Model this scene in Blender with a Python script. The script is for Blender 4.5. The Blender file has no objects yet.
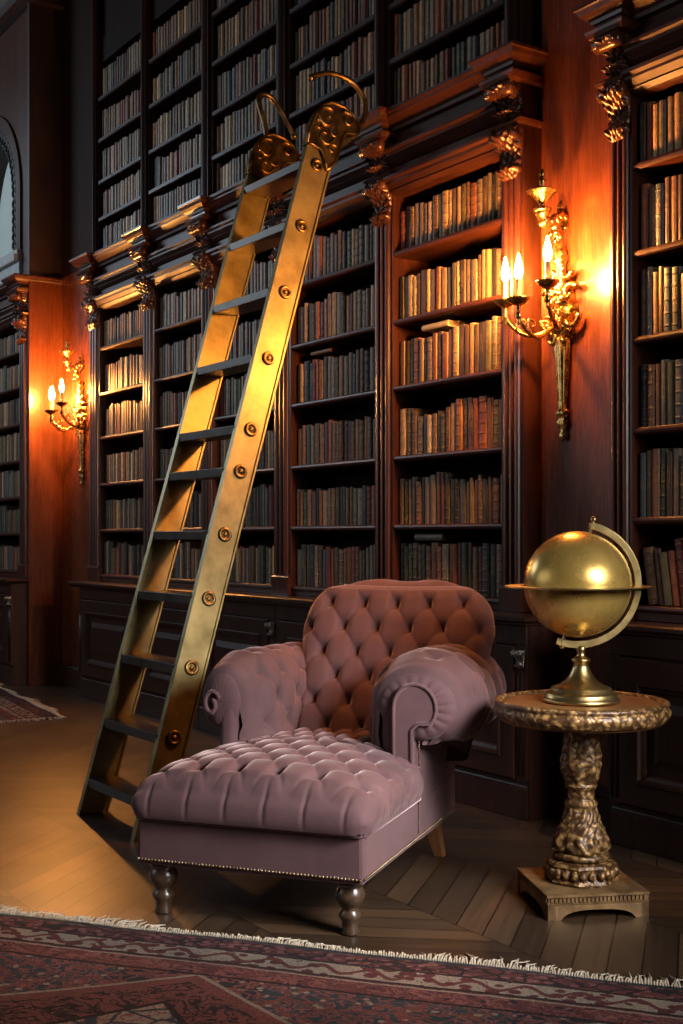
import bpy, math, random
from math import sin, cos, pi, exp, sqrt, atan2
from mathutils import Vector, Matrix
random.seed(7)
SC = bpy.context.scene
COL = SC.collection
CAM_D, CAM_H = 3.553, 1.2

# ------------------------------------------------------------------ materials
def mat(name):
    m = bpy.data.materials.new(name); m.use_nodes = True
    nt = m.node_tree; nt.nodes.clear()
    out = nt.nodes.new('ShaderNodeOutputMaterial')
    p = nt.nodes.new('ShaderNodeBsdfPrincipled')
    nt.links.new(p.outputs[0], out.inputs[0])
    return m, nt, p

def N(nt, kind, **kw):
    n = nt.nodes.new(kind)
    for k, v in kw.items():
        if k in n.inputs.keys(): n.inputs[k].default_value = v
        else: setattr(n, k, v)
    return n

def L(nt, a, b): nt.links.new(a, b)

def math_(nt, op, a, b=None, c=None, clamp=False):
    n = nt.nodes.new('ShaderNodeMath'); n.operation = op; n.use_clamp = clamp
    for i, v in enumerate((a, b, c)):
        if v is None: continue
        if isinstance(v, (int, float)): n.inputs[i].default_value = v
        else: nt.links.new(v, n.inputs[i])
    return n.outputs[0]

def ramp(nt, fac, stops, interp='LINEAR'):
    r = nt.nodes.new('ShaderNodeValToRGB'); r.color_ramp.interpolation = interp
    e = r.color_ramp.elements
    while len(e) < len(stops): e.new(0.5)
    for el, (p, c) in zip(e, stops):
        el.position = p; el.color = (c[0], c[1], c[2], 1)
    nt.links.new(fac, r.inputs[0]); return r.outputs[0]

def mix(nt, fac, a, b, mode='MIX'):
    n = nt.nodes.new('ShaderNodeMix'); n.data_type = 'RGBA'; n.blend_type = mode
    if isinstance(fac, (int, float)): n.inputs[0].default_value = fac
    else: nt.links.new(fac, n.inputs[0])
    for v, i in ((a, 6), (b, 7)):
        if isinstance(v, tuple): n.inputs[i].default_value = (v[0], v[1], v[2], 1)
        else: nt.links.new(v, n.inputs[i])
    return n.outputs[2]

def obj_coord(nt, scale=(1, 1, 1)):
    t = nt.nodes.new('ShaderNodeTexCoord'); mp = nt.nodes.new('ShaderNodeMapping')
    mp.inputs['Scale'].default_value = scale
    nt.links.new(t.outputs['Object'], mp.inputs[0]); return mp.outputs[0]

def bump(nt, p, height, strength=.3, dist=.01):
    b = nt.nodes.new('ShaderNodeBump'); b.inputs['Strength'].default_value = strength
    b.inputs['Distance'].default_value = dist
    nt.links.new(height, b.inputs['Height']); nt.links.new(b.outputs[0], p.inputs['Normal'])

def wood(name, dark, light, grain=(6, 6, .6), rough=.34, coat=.25, scale=3.0, spec=.5):
    m, nt, p = mat(name)
    co = obj_coord(nt, grain)
    n1 = N(nt, 'ShaderNodeTexNoise', Scale=scale, Detail=7.0, Roughness=.62, Distortion=.6); L(nt, co, n1.inputs['Vector'])
    n2 = N(nt, 'ShaderNodeTexNoise', Scale=scale * 9, Detail=3.0); L(nt, co, n2.inputs['Vector'])
    f = math_(nt, 'ADD', math_(nt, 'MULTIPLY', n1.outputs[0], .75), math_(nt, 'MULTIPLY', n2.outputs[0], .25))
    c = ramp(nt, f, [(.36, dark), (.64, light)])
    L(nt, c, p.inputs['Base Color'])
    r = math_(nt, 'ADD', math_(nt, 'MULTIPLY', n2.outputs[0], .16), rough - .08); L(nt, r, p.inputs['Roughness'])
    p.inputs['Coat Weight'].default_value = coat; p.inputs['Coat Roughness'].default_value = .22
    p.inputs['Specular IOR Level'].default_value = spec
    bump(nt, p, n2.outputs[0], .06, .004)
    return m

def metal(name, dark, light, rough=.3, scale=14, bumpy=.05, metallic=1.0, lo=.35, hi=.65):
    m, nt, p = mat(name)
    co = obj_coord(nt)
    n1 = N(nt, 'ShaderNodeTexNoise', Scale=float(scale), Detail=8.0, Roughness=.65); L(nt, co, n1.inputs['Vector'])
    n2 = N(nt, 'ShaderNodeTexNoise', Scale=float(scale) * 6, Detail=4.0); L(nt, co, n2.inputs['Vector'])
    L(nt, ramp(nt, n1.outputs[0], [(lo, dark), (hi, light)]), p.inputs['Base Color'])
    p.inputs['Metallic'].default_value = metallic
    L(nt, math_(nt, 'ADD', math_(nt, 'MULTIPLY', n1.outputs[0], .25), rough - .12), p.inputs['Roughness'])
    bump(nt, p, n2.outputs[0], bumpy, .004)
    return m

M = {}
M['mahogany'] = wood('mahogany', (.030, .0085, .0045), (.082, .021, .0095))
M['mahogany_shelf'] = wood('mahogany_shelf', (.034, .010, .005), (.090, .024, .011), grain=(.6, 6, 6), coat=.06, rough=.42, spec=.35)
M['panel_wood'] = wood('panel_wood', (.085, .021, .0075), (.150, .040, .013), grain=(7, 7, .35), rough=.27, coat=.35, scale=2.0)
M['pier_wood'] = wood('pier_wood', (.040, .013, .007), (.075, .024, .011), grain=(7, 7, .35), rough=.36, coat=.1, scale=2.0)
M['step_metal'] = metal('step_nosing', (.055, .045, .036), (.12, .10, .08), rough=.42, metallic=.7)
M['base_wood'] = wood('base_wood', (.022, .0085, .0055), (.050, .0175, .010), rough=.42, coat=.06, spec=.3)
M['cornice_wood'] = wood('cornice_wood', (.030, .0085, .0045), (.082, .022, .010), grain=(.6, 6, 6), rough=.5, coat=.03, spec=.4)
M['dark_wall'] = wood('dark_wall', (.020, .010, .008), (.036, .017, .013), rough=.5, coat=.05)
M['back_wood'] = wood('back_wood', (.012, .005, .0035), (.022, .009, .006), rough=.7, coat=0, spec=.1)
M['carved_wood'] = wood('carved_wood', (.035, .011, .006), (.11, .038, .018), rough=.28, coat=.4)
M['step_wood'] = wood('step_wood', (.035, .020, .012), (.075, .042, .025), grain=(.8, 6, 6), rough=.33)
M['leg_wood'] = wood('leg_wood', (.034, .019, .011), (.070, .040, .023), rough=.3, coat=.3)
M['rear_leg_wood'] = wood('rear_leg_wood', (.16, .062, .02), (.27, .115, .042), rough=.35)
M['table_wood'] = wood('table_wood', (.13, .052, .016), (.25, .11, .036), grain=(3, 1, 1), rough=.32, coat=.3)
M['stone_window'] = metal('window_paint', (.36, .38, .38), (.48, .50, .50), rough=.5, metallic=0)
M['iron_lace'] = metal('window_carving', (.008, .008, .008), (.03, .03, .03), rough=.45, metallic=.2)
M['brass'] = metal('aged_brass', (.30, .215, .085), (.56, .42, .18), rough=.34, scale=9, bumpy=.08)
M['ladder_brass'] = metal('ladder_brass', (.165, .125, .045), (.32, .255, .105), rough=.44, scale=7, bumpy=.12, metallic=.72)
M['bronze'] = metal('dark_bronze', (.12, .075, .028), (.34, .22, .085), rough=.38, scale=20, bumpy=.1)
M['gilt'] = metal('gilt', (.40, .24, .065), (.72, .48, .17), rough=.27, scale=25, bumpy=.12)
M['globe_gold'] = metal('globe_gold', (.41, .26, .060), (.59, .40, .11), rough=.27, scale=7, bumpy=.03, metallic=.68)
def carving(name, dark, light, scale):
    m, nt, p = mat(name)
    co = obj_coord(nt)
    nz = N(nt, 'ShaderNodeTexNoise', Scale=9.0, Detail=4.0); L(nt, co, nz.inputs['Vector'])
    mp = mix(nt, .12, co, nz.outputs['Color'])
    v = nt.nodes.new('ShaderNodeTexVoronoi'); v.feature = 'SMOOTH_F1'; v.inputs['Scale'].default_value = scale; v.inputs['Smoothness'].default_value = .4
    L(nt, mp, v.inputs['Vector'])
    n2 = N(nt, 'ShaderNodeTexNoise', Scale=60.0, Detail=4.0); L(nt, co, n2.inputs['Vector'])
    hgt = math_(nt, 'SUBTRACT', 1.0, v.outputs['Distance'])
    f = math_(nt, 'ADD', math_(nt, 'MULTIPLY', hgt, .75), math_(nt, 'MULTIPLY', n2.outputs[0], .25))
    L(nt, ramp(nt, f, [(.42, dark), (.80, light)]), p.inputs['Base Color'])  # crevices darkened in the colour itself, as shade in the relief
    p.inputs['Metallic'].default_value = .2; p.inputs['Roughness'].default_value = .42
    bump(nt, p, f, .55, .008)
    return m
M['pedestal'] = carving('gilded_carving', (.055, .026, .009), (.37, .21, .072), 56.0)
M['plinth_paint'] = metal('gilded_plinth', (.12, .068, .028), (.32, .195, .085), rough=.42, scale=16, bumpy=.12, metallic=.45)
M['hardware'] = metal('tarnished_silver', (.16, .15, .14), (.5, .47, .42), rough=.35)
M['nail'] = metal('nail_brass', (.16, .11, .07), (.34, .25, .16), rough=.35)
M['candle'] = metal('candle_sleeve', (.62, .42, .20), (.75, .55, .30), rough=.5, metallic=0)

def velvet():
    m, nt, p = mat('mauve_velvet')
    co = obj_coord(nt)
    n1 = N(nt, 'ShaderNodeTexNoise', Scale=5.0, Detail=5.0, Roughness=.6); L(nt, co, n1.inputs['Vector'])
    n2 = N(nt, 'ShaderNodeTexNoise', Scale=420.0, Detail=2.0); L(nt, co, n2.inputs['Vector'])
    c = ramp(nt, n1.outputs[0], [(.3, (.082, .043, .046)), (.7, (.128, .070, .073))])
    L(nt, c, p.inputs['Base Color'])
    p.inputs['Roughness'].default_value = .78
    p.inputs['Specular IOR Level'].default_value = .2
    p.inputs['Sheen Weight'].default_value = .60
    p.inputs['Sheen Roughness'].default_value = .34
    p.inputs['Sheen Tint'].default_value = (.86, .68, .68, 1)
    bump(nt, p, n2.outputs[0], .12, .002)
    return m
M['velvet'] = velvet()

def book_cover():
    m, nt, p = mat('book_leather')
    a = N(nt, 'ShaderNodeAttribute', attribute_name='tint')
    g = N(nt, 'ShaderNodeAttribute', attribute_name='spine')
    sep = nt.nodes.new('ShaderNodeSeparateXYZ'); L(nt, g.outputs['Vector'], sep.inputs[0])
    h, rnd, across = sep.outputs[0], sep.outputs[1], sep.outputs[2]
    geo = nt.nodes.new('ShaderNodeNewGeometry')
    n1 = N(nt, 'ShaderNodeTexNoise', Scale=38.0, Detail=6.0, Roughness=.7); L(nt, geo.outputs['Position'], n1.inputs['Vector'])
    age = ramp(nt, n1.outputs[0], [(.3, (.55, .55, .55)), (.72, (1.25, 1.22, 1.15))])
    base = mix(nt, 1.0, a.outputs['Color'], age, 'MULTIPLY')
    wear = math_(nt, 'GREATER_THAN', math_(nt, 'ABSOLUTE', math_(nt, 'SUBTRACT', across, .5)), math_(nt, 'ADD', .36, math_(nt, 'MULTIPLY', n1.outputs[0], .14)))
    base = mix(nt, math_(nt, 'MULTIPLY', wear, .55), base, mix(nt, .35, base, (.40, .30, .19)))
    # gilt rules near head and foot, and one block of lettering
    def line(c, w):
        return math_(nt, 'LESS_THAN', math_(nt, 'ABSOLUTE', math_(nt, 'SUBTRACT', h, c)), w)
    lines = line(.07, .007)
    for c in (.13, .30, .80, .93): lines = math_(nt, 'MAXIMUM', lines, line(c, .007))
    lines = math_(nt, 'MULTIPLY', lines, math_(nt, 'GREATER_THAN', rnd, .72))
    cmb = nt.nodes.new('ShaderNodeCombineXYZ')
    L(nt, math_(nt, 'MULTIPLY', across, 4.0), cmb.inputs[0]); L(nt, math_(nt, 'MULTIPLY', h, 46.0), cmb.inputs[1]); L(nt, math_(nt, 'MULTIPLY', rnd, 91.0), cmb.inputs[2])
    n2 = N(nt, 'ShaderNodeTexNoise', Scale=1.3, Detail=1.0); L(nt, cmb.outputs[0], n2.inputs['Vector'])
    inblk = math_(nt, 'MULTIPLY', math_(nt, 'GREATER_THAN', h, .42), math_(nt, 'LESS_THAN', h, .77))
    inblk = math_(nt, 'MULTIPLY', inblk, math_(nt, 'LESS_THAN', math_(nt, 'ABSOLUTE', math_(nt, 'SUBTRACT', across, .5)), .27))
    let = math_(nt, 'MULTIPLY', math_(nt, 'MULTIPLY', inblk, math_(nt, 'GREATER_THAN', n2.outputs[0], .55)), math_(nt, 'GREATER_THAN', math_(nt, 'FRACT', math_(nt, 'MULTIPLY', rnd, 7.0)), .35))
    gold = math_(nt, 'MULTIPLY', math_(nt, 'MAXIMUM', lines, let), math_(nt, 'MULTIPLY', n1.outputs[0], 1.15), clamp=True)
    L(nt, mix(nt, gold, base, (.42, .27, .10)), p.inputs['Base Color'])
    L(nt, math_(nt, 'MULTIPLY', gold, .5), p.inputs['Metallic'])
    p.inputs['Roughness'].default_value = .5
    bump(nt, p, n1.outputs[0], .12, .003)
    return m
M['book'] = book_cover()

def pages():
    m, nt, p = mat('book_pages')
    co = obj_coord(nt, (240, 3, 240))
    n1 = N(nt, 'ShaderNodeTexNoise', Scale=2.0); L(nt, co, n1.inputs['Vector'])
    L(nt, ramp(nt, n1.outputs[0], [(.3, (.20, .145, .085)), (.7, (.40, .31, .20))]), p.inputs['Base Color'])
    p.inputs['Roughness'].default_value = .85
    return m
M['pages'] = pages()

def parquet():
    m, nt, p = mat('chevron_parquet')
    tc = nt.nodes.new('ShaderNodeTexCoord'); sp = nt.nodes.new('ShaderNodeSeparateXYZ')
    L(nt, tc.outputs['Object'], sp.inputs[0])
    x, y = sp.outputs[0], math_(nt, 'ADD', sp.outputs[1], 40.12)
    W, PW = .52, .125
    band = math_(nt, 'FLOOR', math_(nt, 'DIVIDE', y, W))
    v = math_(nt, 'SUBTRACT', y, math_(nt, 'MULTIPLY', band, W))
    par = math_(nt, 'SUBTRACT', math_(nt, 'MULTIPLY', math_(nt, 'MODULO', band, 2.0), 2.0), 1.0)
    t = math_(nt, 'ADD', x, math_(nt, 'MULTIPLY', math_(nt, 'MULTIPLY', v, par), .85))
    q = math_(nt, 'DIVIDE', t, PW)
    pid = math_(nt, 'FLOOR', q); fr = math_(nt, 'FRACT', q)
    gap = math_(nt, 'MAXIMUM', math_(nt, 'GREATER_THAN', math_(nt, 'ABSOLUTE', math_(nt, 'SUBTRACT', fr, .5)), .470),
                math_(nt, 'GREATER_THAN', math_(nt, 'ABSOLUTE', math_(nt, 'SUBTRACT', math_(nt, 'DIVIDE', v, W), .5)), .4955))
    cmb = nt.nodes.new('ShaderNodeCombineXYZ'); L(nt, pid, cmb.inputs[0]); L(nt, band, cmb.inputs[1])
    wn = nt.nodes.new('ShaderNodeTexWhiteNoise'); L(nt, cmb.outputs[0], wn.inputs['Vector'])
    # grain runs along each plank
    c2 = nt.nodes.new('ShaderNodeCombineXYZ')
    L(nt, math_(nt, 'MULTIPLY', t, 26.0), c2.inputs[0]); L(nt, math_(nt, 'MULTIPLY', v, 2.2), c2.inputs[1]); L(nt, math_(nt, 'MULTIPLY', wn.outputs['Value'], 50.0), c2.inputs[2])
    n1 = N(nt, 'ShaderNodeTexNoise', Scale=1.6, Detail=7.0, Roughness=.62, Distortion=.5); L(nt, c2.outputs[0], n1.inputs['Vector'])
    f = math_(nt, 'ADD', math_(nt, 'MULTIPLY', wn.outputs['Value'], .44), math_(nt, 'MULTIPLY', n1.outputs[0], .56))
    c = ramp(nt, f, [(.2, (.026, .015, .009)), (.5, (.046, .027, .015)), (.85, (.092, .053, .028))])
    c = mix(nt, gap, c, (.012, .007, .004))
    L(nt, c, p.inputs['Base Color'])
    n3 = N(nt, 'ShaderNodeTexNoise', Scale=3.0, Detail=4.0); L(nt, tc.outputs['Object'], n3.inputs['Vector'])
    L(nt, math_(nt, 'ADD', math_(nt, 'MULTIPLY', n3.outputs[0], .2), math_(nt, 'ADD', .22, math_(nt, 'MULTIPLY', n1.outputs[0], .12))), p.inputs['Roughness'])
    hgt = math_(nt, 'SUBTRACT', math_(nt, 'ADD', math_(nt, 'MULTIPLY', n1.outputs[0], .25), math_(nt, 'MULTIPLY', wn.outputs['Value'], .25)), math_(nt, 'MULTIPLY', gap, .8))
    bump(nt, p, hgt, .25, .006)
    return m
M['parquet'] = parquet()

def rug_mat(name, seed, far=False):
    m, nt, p = mat(name)
    tc = nt.nodes.new('ShaderNodeTexCoord'); sp = nt.nodes.new('ShaderNodeSeparateXYZ')
    L(nt, tc.outputs['Object'], sp.inputs[0])
    x = sp.outputs[0]; b = math_(nt, 'MULTIPLY', sp.outputs[1], -1.0)       # b: distance in from the fringed edge
    nz = N(nt, 'ShaderNodeTexNoise', Scale=16.0, Detail=3.0); L(nt, tc.outputs['Object'], nz.inputs['Vector'])
    wob = math_(nt, 'MULTIPLY', math_(nt, 'SUBTRACT', nz.outputs[0], .5), .035)
    bb = math_(nt, 'ADD', b, math_(nt, 'MULTIPLY', wob, .35))
    red, red2 = (.118, .036, .034), (.165, .056, .048)
    navy, teal = (.013, .018, .030), (.028, .050, .062)
    cream, rose, dark = (.29, .245, .19), (.22, .085, .075), (.022, .013, .013)
    def vec(sx, sy, dx=0.0):
        c = nt.nodes.new('ShaderNodeCombineXYZ')
        L(nt, math_(nt, 'MULTIPLY', math_(nt, 'ADD', x, math_(nt, 'ADD', wob, dx)), sx), c.inputs[0]); L(nt, math_(nt, 'MULTIPLY', bb, sy), c.inputs[1]); c.inputs[2].default_value = seed
        return c.outputs[0]
    def vor(v, feature='DISTANCE_TO_EDGE', scale=1.0):
        n = nt.nodes.new('ShaderNodeTexVoronoi'); n.feature = feature; n.inputs['Scale'].default_value = scale
        L(nt, v, n.inputs['Vector']); return n
    def lt(a, t): return math_(nt, 'LESS_THAN', a, t)
    def gt(a, t): return math_(nt, 'GREATER_THAN', a, t)
    def AND(a, c): return math_(nt, 'MULTIPLY', a, c)
    # motif fields
    v1 = vor(vec(16, 27)); v2 = vor(vec(21, 25, 3.1), 'F1'); v3 = vor(vec(11, 14, 7.7)); v4 = vor(vec(32, 36, 1.7), 'F1')
    wv = N(nt, 'ShaderNodeTexNoise', Scale=1.0, Detail=2.0, Distortion=1.6); L(nt, vec(15, 19, 5.0), wv.inputs['Vector'])
    vine = lt(math_(nt, 'ABSOLUTE', math_(nt, 'SUBTRACT', wv.outputs[0], .5)), .042)
    # ground of each band
    outer = mix(nt, lt(v1.outputs['Distance'], .10), red, dark)
    outer = mix(nt, lt(v4.outputs['Distance'], .36), outer, (.20, .085, .08))
    sine = math_(nt, 'MULTIPLY', math_(nt, 'SINE', math_(nt, 'MULTIPLY', x, 44.0)), .024)
    guard = mix(nt, lt(math_(nt, 'ABSOLUTE', math_(nt, 'SUBTRACT', math_(nt, 'ADD', bb, sine), .171)), .011), cream, red)
    guard = mix(nt, lt(v2.outputs['Distance'], .40), guard, (.10, .026, .026))
    guard = mix(nt, lt(v4.outputs['Distance'], .13), guard, dark)
    inner = mix(nt, lt(v4.outputs['Distance'], .30), red, navy)
    inner = mix(nt, vine, inner, rose)
    # main border: navy / teal with scrolls
    tri = math_(nt, 'ABSOLUTE', math_(nt, 'SUBTRACT', math_(nt, 'FRACT', math_(nt, 'MULTIPLY', x, .92)), .5))
    main = mix(nt, gt(tri, .20), (.020, .026, .036), teal)
    main = mix(nt, vine, main, rose)
    main = mix(nt, lt(v3.outputs['Distance'], .045), main, red2)
    main = mix(nt, lt(v2.outputs['Distance'], .21), main, cream)
    # field: large lozenges, red frames and a pale ground
    loz = math_(nt, 'ADD', math_(nt, 'MULTIPLY', tri, 1.15), math_(nt, 'ABSOLUTE', math_(nt, 'SUBTRACT', bb, 1.02)))
    field = mix(nt, vine, red2, dark)
    field = mix(nt, lt(v2.outputs['Distance'], .2), field, navy)
    pale = mix(nt, vine, cream, rose); pale = mix(nt, lt(v3.outputs['Distance'], .06), pale, teal)
    field = mix(nt, lt(loz, .50), field, dark)
    field = mix(nt, lt(loz, .475), field, pale)
    # red chevron frames cut into the main border
    cutv = math_(nt, 'ADD', .33, math_(nt, 'MULTIPLY', tri, .75))
    main = mix(nt, gt(bb, math_(nt, 'ADD', cutv, .055)), main, field)
    fr = AND(gt(bb, cutv), lt(bb, math_(nt, 'ADD', cutv, .055)))
    main = mix(nt, fr, main, red2)
    frl = lt(math_(nt, 'ABSOLUTE', math_(nt, 'SUBTRACT', bb, cutv)), .008)
    main = mix(nt, frl, main, cream)
    col = mix(nt, gt(bb, .120), outer, guard)
    col = mix(nt, gt(bb, .265 if far else .222), col, inner)
    col = mix(nt, gt(bb, .325), col, main)
    col = mix(nt, gt(bb, .80), col, field)
    for c_, w_, k_ in ((.012, .010, teal), (.121, .006, dark), (.223, .007, dark), (.240, .004, cream), (.325, .006, dark)):
        col = mix(nt, lt(math_(nt, 'ABSOLUTE', math_(nt, 'SUBTRACT', bb, c_)), w_), col, k_)
    big = N(nt, 'ShaderNodeTexNoise', Scale=2.2, Detail=6.0, Roughness=.7); L(nt, tc.outputs['Object'], big.inputs['Vector'])
    fine = N(nt, 'ShaderNodeTexNoise', Scale=170.0, Detail=2.0); L(nt, tc.outputs['Object'], fine.inputs['Vector'])
    w1 = ramp(nt, big.outputs[0], [(.3, (.50, .48, .50)), (.7, (1.08, 1.02, 1.0))])
    w2 = ramp(nt, fine.outputs[0], [(.3, (.6, .6, .6)), (.7, (1.25, 1.25, 1.25))])
    col = mix(nt, 1.0, mix(nt, 1.0, col, w1, 'MULTIPLY'), w2, 'MULTIPLY')
    col = mix(nt, .22, col, (.060, .050, .050))
    L(nt, col, p.inputs['Base Color'])
    p.inputs['Roughness'].default_value = .95; p.inputs['Specular IOR Level'].default_value = .1
    p.inputs['Sheen Weight'].default_value = .0
    bump(nt, p, math_(nt, 'ADD', fine.outputs[0], math_(nt, 'MULTIPLY', nz.outputs[0], .8)), .5, .006)
    return m
M['rug'] = rug_mat('persian_rug', 2.0); M['rug_far'] = rug_mat('far_rug', 9.0, True)
M['fringe'] = metal('fringe_wool', (.30, .25, .18), (.50, .43, .33), rough=.9, metallic=0, scale=60)

def emis(name, col, strength):
    m, nt, p = mat(name)
    lw = nt.nodes.new('ShaderNodeLayerWeight'); lw.inputs[0].default_value = .35
    c = ramp(nt, lw.outputs['Facing'], [(0, col), (1, (col[0], col[1] * .8, col[2] * .6))])
    L(nt, c, p.inputs['Emission Color']); p.inputs['Emission Strength'].default_value = strength
    p.inputs['Base Color'].default_value = (.9, .8, .6, 1)
    return m
M['flame'] = emis('lit_bulb', (1.0, .40, .09), 2800.0)

def glass():
    m = bpy.data.materials.new('window_glass'); m.use_nodes = True
    nt = m.node_tree; nt.nodes.clear()
    out = nt.nodes.new('ShaderNodeOutputMaterial')
    tr = nt.nodes.new('ShaderNodeBsdfTransparent'); gl = nt.nodes.new('ShaderNodeBsdfGlossy'); gl.inputs['Roughness'].default_value = .05
    tc = nt.nodes.new('ShaderNodeTexCoord'); n1 = N(nt, 'ShaderNodeTexNoise', Scale=1.2, Detail=4.0); L(nt, tc.outputs['Object'], n1.inputs['Vector'])
    L(nt, ramp(nt, n1.outputs[0], [(.3, (.62, .72, .74)), (.7, (.85, .92, .94))]), tr.inputs[0])
    mx = nt.nodes.new('ShaderNodeMixShader'); mx.inputs[0].default_value = .08
    L(nt, tr.outputs[0], mx.inputs[1]); L(nt, gl.outputs[0], mx.inputs[2]); L(nt, mx.outputs[0], out.inputs[0])
    return m
M['glass'] = glass()

# ------------------------------------------------------------------ mesh helper
class MB:
    def __init__(self): self.v = []; self.f = []; self.mi = []; self.sm = []
    def add(self, vs, fs, mi=0, smooth=False):
        o = len(self.v); self.v += [tuple(p) for p in vs]
        for f in fs: self.f.append(tuple(i + o for i in f)); self.mi.append(mi); self.sm.append(smooth)
        return self
    def box(self, x0, x1, y0, y1, z0, z1, mi=0):
        vs = [(x0, y0, z0), (x1, y0, z0), (x1, y1, z0), (x0, y1, z0), (x0, y0, z1), (x1, y0, z1), (x1, y1, z1), (x0, y1, z1)]
        return self.add(vs, [(0, 3, 2, 1), (4, 5, 6, 7), (0, 1, 5, 4), (1, 2, 6, 5), (2, 3, 7, 6), (3, 0, 4, 7)], mi)
    def grid(self, fn, nu, nv, cu=False, cv=False, mi=0, smooth=True, flip=False):
        vs = [fn(i / nu, j / nv) for j in range(nv + (0 if cv else 1)) for i in range(nu + (0 if cu else 1))]
        w = nu + (0 if cu else 1); h = nv + (0 if cv else 1); fs = []
        for j in range(nv):
            for i in range(nu):
                q = (j * w + i, j * w + (i + 1) % w, ((j + 1) % h) * w + (i + 1) % w, ((j + 1) % h) * w + i)
                fs.append(q[::-1] if flip else q)
        return self.add(vs, fs, mi, smooth)
    def lathe(self, prof, n=32, c=(0, 0, 0), mi=0, smooth=True, mod=None, cap=True):
        vs = []; m = len(prof)
        for r, z in prof:
            for k in range(n):
                a = 2 * pi * k / n; rr = r * (mod(a, z) if mod else 1)
                vs.append((c[0] + rr * cos(a), c[1] + rr * sin(a), c[2] + z))
        fs = [(j * n + k, j * n + (k + 1) % n, (j + 1) * n + (k + 1) % n, (j + 1) * n + k) for j in range(m - 1) for k in range(n)]
        if cap: fs += [tuple(range(n))[::-1], tuple((m - 1) * n + k for k in range(n))]
        return self.add(vs, fs, mi, smooth)
    def tube(self, pts, rad, n=10, mi=0, flat=1.0, up=None):
        P = [Vector(p) for p in pts]; m = len(P); vs = []
        prev = Vector(up) if up else None
        for i, p in enumerate(P):
            t = (P[min(i + 1, m - 1)] - P[max(i - 1, 0)]).normalized()
            if prev is None:
                prev = Vector((0, 0, 1)) if abs(t.z) < .9 else Vector((1, 0, 0))
            a = (prev - t * prev.dot(t)).normalized(); bq = t.cross(a); prev = a
            r = rad(i / (m - 1)) if callable(rad) else rad
            for k in range(n):
                th = 2 * pi * k / n
                vs.append(p + a * (r * cos(th)) + bq * (r * flat * sin(th)))
        fs = [(j * n + k, j * n + (k + 1) % n, (j + 1) * n + (k + 1) % n, (j + 1) * n + k) for j in range(m - 1) for k in range(n)]
        fs += [tuple(range(n))[::-1], tuple((m - 1) * n + k for k in range(n))]
        return self.add(vs, fs, mi, True)
    def ball(self, c, r, n=12, m=8, sc=(1, 1, 1), mi=0):
        return self.lathe([(max(1e-4, r * sin(pi * j / m)) , -r * cos(pi * j / m) * sc[2]) for j in range(m + 1)], n, c, mi, True,
                          None if sc[0] == sc[1] == 1 else (lambda a, z: sqrt((sc[0] * cos(a)) ** 2 + (sc[1] * sin(a)) ** 2)))
    def stack(self, x0, x1, yf, yb, lv, mi=0):
        """rectangular rings, each (z, e): e grows the front and both ends"""
        vs = []
        for z, e in lv: vs += [(x0 - e, yf - e, z), (x1 + e, yf - e, z), (x1 + e, yb, z), (x0 - e, yb, z)]
        fs = [(0, 3, 2, 1)]
        for j in range(len(lv) - 1):
            for k in range(4): fs.append((4 * j + k, 4 * j + (k + 1) % 4, 4 * j + 4 + (k + 1) % 4, 4 * j + 4 + k))
        t = 4 * (len(lv) - 1); fs.append((t, t + 1, t + 2, t + 3))
        return self.add(vs, fs, mi)
    def sweep_x(self, x0, x1, prof, mi=0):
        """closed (y, z) profile drawn along x"""
        n = len(prof); vs = [(x0, y, z) for y, z in prof] + [(x1, y, z) for y, z in prof]
        fs = [(k, k + n, (k + 1) % n + n, (k + 1) % n) for k in range(n)] + [tuple(range(n)), tuple(range(n, 2 * n))[::-1]]
        return self.add(vs, fs, mi)
    def sweep_z(self, prof, z0, z1, mi=0, smooth=False):
        n = len(prof); vs = [(x, y, z0) for x, y in prof] + [(x, y, z1) for x, y in prof]
        fs = [(k, (k + 1) % n, (k + 1) % n + n, k + n) for k in range(n)]
        self.add(vs, fs, mi, smooth)
        return self.add(vs, [tuple(range(n))[::-1], tuple(range(n, 2 * n))], mi)
    def xf(self, mtx):
        self.v = [tuple(mtx @ Vector(p)) for p in self.v]; return self
    def build(self, name, mats, parent=None, world=True, bevel=0, fix=True):
        o3 = Vector((0, 0, 0))
        if world and parent is not None:
            q = parent
            while q is not None: o3 += q.location; q = q.parent
        me = bpy.data.meshes.new(name)
        me.from_pydata([(p[0] - o3.x, p[1] - o3.y, p[2] - o3.z) for p in self.v], [], self.f)
        for mm in (mats if isinstance(mats, (list, tuple)) else [mats]): me.materials.append(M[mm] if isinstance(mm, str) else mm)
        me.polygons.foreach_set('material_index', self.mi)
        me.polygons.foreach_set('use_smooth', self.sm)
        me.update()
        if fix:
            import bmesh
            bm = bmesh.new(); bm.from_mesh(me); bmesh.ops.remove_doubles(bm, verts=bm.verts, dist=1e-5)
            bmesh.ops.recalc_face_normals(bm, faces=bm.faces); bm.to_mesh(me); bm.free()
        ob = bpy.data.objects.new(name, me); COL.objects.link(ob)
        if parent is not None: ob.parent = parent
        if bevel:
            bv = ob.modifiers.new('edge', 'BEVEL'); bv.width = bevel; bv.segments = 2; bv.limit_method = 'ANGLE'; bv.angle_limit = .6
        return ob

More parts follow.
